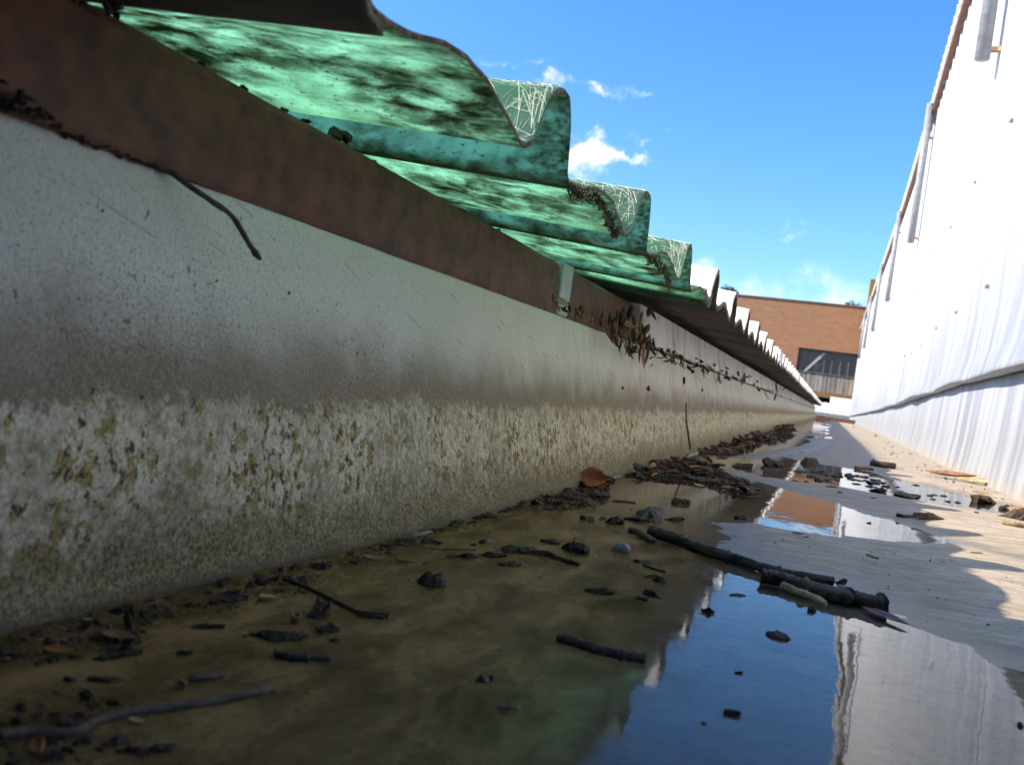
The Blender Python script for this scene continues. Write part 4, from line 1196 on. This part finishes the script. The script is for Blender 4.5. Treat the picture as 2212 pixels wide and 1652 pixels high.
for i in range(46):
    p = tri_pick([z1(0, 130), z1(400, 150), z1(780, 200), z1(930, 250), z1(900, 320), z1(600, 280), z1(300, 240), z1(0, 200)])
    L_ = RNG.uniform(7, 15)
    place_chip((p[0] - L_ / 2, p[1]), (p[0] + L_ / 2, p[1]), RNG.uniform(2.5, 6), 0, 'small black crumb standing in the narrow puddle', G_CR, 'litter_crumb', 'crumb', 0.8)
for q in ((1000, 290), (1180, 275), (1360, 370), (1340, 408), (1480, 430), (1580, 440), (1310, 375), (1455, 378), (1755, 578), (765, 432), (455, 372), (390, 318), (130, 240), (30, 238), (730, 635), (135, 795)):
    x_, y_ = z1(*q)
    L_ = RNG.uniform(7, 11)
    place_chip((x_ - L_ / 2, y_), (x_ + L_ / 2, y_), RNG.uniform(3, 5), 0, 'tiny black crumb on the pale concrete near the narrow puddle', 'crumbs on the pale concrete', 'litter_crumb', 'crumb', 0.8)

# fine crumbs, too small to count
v, f = [], []
r_ = random.Random(5)
fine = [(d[1], n_) for d, n_ in zip(DRIFTS, (5200, 3800, 1700, 2300, 900, 700))]
fine += [([(600, 1240), (1250, 1080), (1540, 1130), (1480, 1300), (1000, 1650), (300, 1650)], 260), ([(1560, 1150), (1900, 1180), (2212, 1250), (2212, 1440), (1900, 1300)], 90), ([(1820, 905), (2212, 1075), (2212, 1130), (1950, 1010)], 160)]
for poly, cnt in fine:
    for _ in range(cnt):
        p = tri_pick(poly)
        c = at_z(*p)
        if c.x < -0.138 - 0.0095 * (1 - sstep(0.10, 0.34, c.y)) or c.y > 9 or c.x > wx(c.y) - 0.004:
            continue
        s = min(px_size(c, r_.uniform(1.2, 5.0)), 0.02)
        z = max(0.0, floor_z(c.x, c.y)) + (s * 0.6 * r_.random())
        a = Vector((r_.gauss(0, 1), r_.gauss(0, 1), r_.gauss(0, .5))).normalized() * s
        b = a.cross(Vector((r_.gauss(0, 1), r_.gauss(0, 1), 1))).normalized() * s * (r_.uniform(.06, .14) if r_.random() < 0.4 else r_.uniform(.25, .6))
        if b.length < s * 0.15:
            a *= 2.2
        d = a.cross(b).normalized() * s * 0.3
        n0 = len(v)
        cc = Vector((c.x, c.y, z))
        v += [cc - a, cc + b, cc + a * .8, cc - b, cc + d]
        f += [(n0, n0 + 1, n0 + 4), (n0 + 1, n0 + 2, n0 + 4), (n0 + 2, n0 + 3, n0 + 4), (n0 + 3, n0, n0 + 4), (n0 + 3, n0 + 2, n0 + 1, n0)]
o = link('fine_leaf_litter', mesh('fine_leaf_litter', v, f, [M_CHIP[1], M_CHIP[0], M_CHIP[2], M_RUSTLEAF], False, [r_.choice((0, 0, 0, 1, 1, 1, 2, 2, 3)) if i % 5 == 0 else 0 for i in range(len(f))]))
tag(o, 'fine dark crumbs of leaf litter strewn over the gutter floor', 'leaf litter', kind='stuff')

# ------------------------------------------------------------------ things caught on the beam and the sheets
def lodged(px, py, wpx, hpx, x, mat_kind, label, group=None, name='litter_lump', rot=None):
    p = at_x(px, py, x)
    s = px_size(p, 1)
    o = link(name, RNG.choice(SHARDS[mat_kind]))
    o.location = p
    o.scale = (wpx * s * 0.8, wpx * s, hpx * s)
    o.rotation_euler = rot or (RNG.uniform(-.4, .4), RNG.uniform(-.3, .3), RNG.uniform(-.4, .4) + 1.57)
    return tag(o, label, 'litter lump', group)
lodged(730, 305, 60, 46, -0.172, 0, 'large black lump lodged between beam and green sheet', rot=(0.1, 0, 1.5))
for (px, py, wd, ht) in ((437, 140, 26, 16), (525, 192, 26, 10), (612, 240, 30, 14), (660, 262, 24, 10), (800, 352, 34, 14), (830, 372, 26, 8), (990, 455, 40, 10), (1075, 498, 26, 8), (250, 36, 22, 16)):
    lodged(px, py, wd, ht, -0.170, 0, 'small dark crumb lodged on the top edge of the brown beam', 'crumbs on the top edge of the beam')
for i in range(26):
    px, py = RNG.uniform(0, 130), 0
    py = 236 + px * 0.35 - RNG.uniform(2, 75) * (1 - px / 150)
    lodged(px, py, RNG.uniform(14, 46), RNG.uniform(8, 20), -0.1625, RNG.choice((0, 1, 1)), 'dark scrap in the litter heaped against the near end of the beam', 'litter heaped against the beam')
for i in range(16):
    lodged(RNG.uniform(150, 262), RNG.uniform(-20, 22), RNG.uniform(20, 46), RNG.uniform(12, 26), -0.150, RNG.choice((0, 0, 1)), 'dark scrap packed under the lapped fibre cement sheet', 'scraps packed under the lapped sheet')
for i in range(30):
    px = RNG.uniform(100, 380)
    lodged(px, 243 + px * .352 + RNG.uniform(-5, 3), RNG.uniform(14, 34), RNG.uniform(2, 6), -0.1645, 1, 'thin dark scrap in the dirt line under the beam', 'dirt line under the beam')
# dry leaves at the end of the beam and at the strap
LE = 'dry brown leaf hanging in the cluster at the end of the beam'
for i in range(64):
    u = RNG.random()
    px, py = 1318 + 84 * u + RNG.uniform(-14, 14), 688 + RNG.uniform(-18, 95) * (0.55 + 0.45 * u)
    p = at_x(px, py, -0.158 + RNG.uniform(0, .008))
    s = px_size(p, 1)
    leaf(p, RNG.uniform(20, 58) * s, RNG.uniform(5, 14) * s, (RNG.uniform(-1, 1), 1.2 + RNG.uniform(-.6, .7), RNG.uniform(0.4, 2.4)), RNG.choice((M_RUSTLEAF, M_RUSTLEAF, M_CHIP[1], M_CHIP[1], M_CHIP[2])), LE, 0.4, 0.5, i, 'leaves at the end of the beam')
for (px, py, L_, W_, mt, lab) in ((1352, 702, 42, 18, M_RUSTLEAF, 'tan curled leaf topmost in the cluster at the beam end'), (1212, 655, 34, 22, M_PALE, 'pale dry leaf stuck below the zinc strap')):
    p = at_x(px, py, -0.150)
    s = px_size(p, 1)
    leaf(p, L_ * s, W_ * s, (0.9, 0.3, 0.9), mt, lab, 0.4, 0.5, 90)
for i in range(26):
    px = RNG.uniform(1190, 1325)
    py = 645 + (px - 1195) * 0.40 + RNG.uniform(-4, 18)
    p = at_x(px, py, -0.159)
    s = px_size(p, 1)
    leaf(p, RNG.uniform(14, 34) * s, RNG.uniform(4, 9) * s, (RNG.uniform(-1, 1), 1.0 + RNG.uniform(-.6, .6), RNG.uniform(0.4, 2.4)), RNG.choice((M_RUSTLEAF, M_CHIP[1], M_CHIP[1])), 'thin dry leaf scrap hanging below the zinc strap', 0.5, 0.4, i + 50, 'scraps below the zinc strap')
for i in range(46):
    px = 1400 + 300 * RNG.random() ** 1.4
    py = 752 + (px - 1395) * 0.335 + RNG.uniform(-16, 14)
    p = at_x(px, py, -0.1585)
    s = px_size(p, 1)
    leaf(p, RNG.uniform(10, 34) * s, RNG.uniform(3, 8) * s, (RNG.uniform(-1, 1), RNG.uniform(-.5, 1.4), RNG.uniform(0.2, 2.6)), RNG.choice((M_RUSTLEAF, M_CHIP[1], M_CHIP[1], M_CHIP[2])), 'thin dry leaf caught along the cracked seam of the white wall', 0.5, 0.4, i + 150, 'leaves along the cracked seam')
for i in range(30):
    px = RNG.uniform(1395, 1640)
    py = 748 + (px - 1395) * 0.33 + RNG.uniform(-10, 12)
    lodged(px, py, RNG.uniform(6, 20), RNG.uniform(3, 10), -0.1605, RNG.choice((0, 1)), 'dark scrap lodged in the cracked seam of the white wall', 'scraps in the cracked seam')
for (px, py, wd, ht) in ((1404, 775, 5, 12), (1407, 790, 4, 10), (1400, 843, 10, 20), (1478, 825, 10, 20), (1495, 805, 10, 14), (1517, 803, 9, 12), (1517, 845, 5, 14), (468, 608, 7, 7), (625, 633, 6, 8), (222, 455, 8, 6), (1345, 838, 5, 8), (1475, 790, 4, 14)):
    zz = at_x(px, py, -0.155).z
    xw = float(np.interp(zz, [q[1] for q in prof_w[:-1]], [q[0] for q in prof_w[:-1]]))
    lodged(px, py, wd, ht, xw + 0.0008, 0, 'tiny dark scrap stuck to the white wall', 'scraps stuck to the wall', 'litter_scrap')

# mossy litter spilling over the drip edge of the green sheet
def moss(pix, cnt, label, x0=-0.0985):
    v, f = [], []
    rr = random.Random(len(pix) * 7 + cnt)
    c0 = at_x(*pix[0], x0)
    t_ = cnt
    for _ in range(cnt):
        i = rr.randrange(len(pix) - 1)
        u = rr.random()
        px = pix[i][0] + (pix[i + 1][0] - pix[i][0]) * u
        py = pix[i][1] + (pix[i + 1][1] - pix[i][1]) * u
        c = at_x(px + rr.gauss(0, 3), py + rr.uniform(-14, 26) * rr.random(), x0 + rr.uniform(-0.02, 0.002))
        s = px_size(c, rr.uniform(3, 12))
        a = Vector((rr.gauss(0, .6), rr.gauss(0, .6), rr.gauss(-.2, 1))).normalized() * s
        b = a.cross(Vector((rr.gauss(0, 1), rr.gauss(0, 1), .3))).normalized() * s * 0.3
        d = a.cross(b).normalized() * s * .3
        n0 = len(v)
        v += [q - c0 for q in (c - a, c + b, c + a, c - b, c + d)]
        f += [(n0, n0 + 1, n0 + 4), (n0 + 1, n0 + 2, n0 + 4), (n0 + 2, n0 + 3, n0 + 4), (n0 + 3, n0, n0 + 4), (n0 + 3, n0 + 2, n0 + 1, n0)]
    o = link('moss_clump', mesh('moss_clump', v, f, M_MOSS))
    o.location = c0
    tag(o, label, 'moss', kind='thing')
moss([(1228, 402), (1255, 410), (1290, 422), (1308, 450), (1318, 478), (1330, 500)], 900, 'brown mossy litter spilling over the drip edge in the second green pan')
moss([(1395, 552), (1420, 560), (1436, 580), (1448, 600)], 260, 'thin mossy fringe on the drip edge of the third green pan')
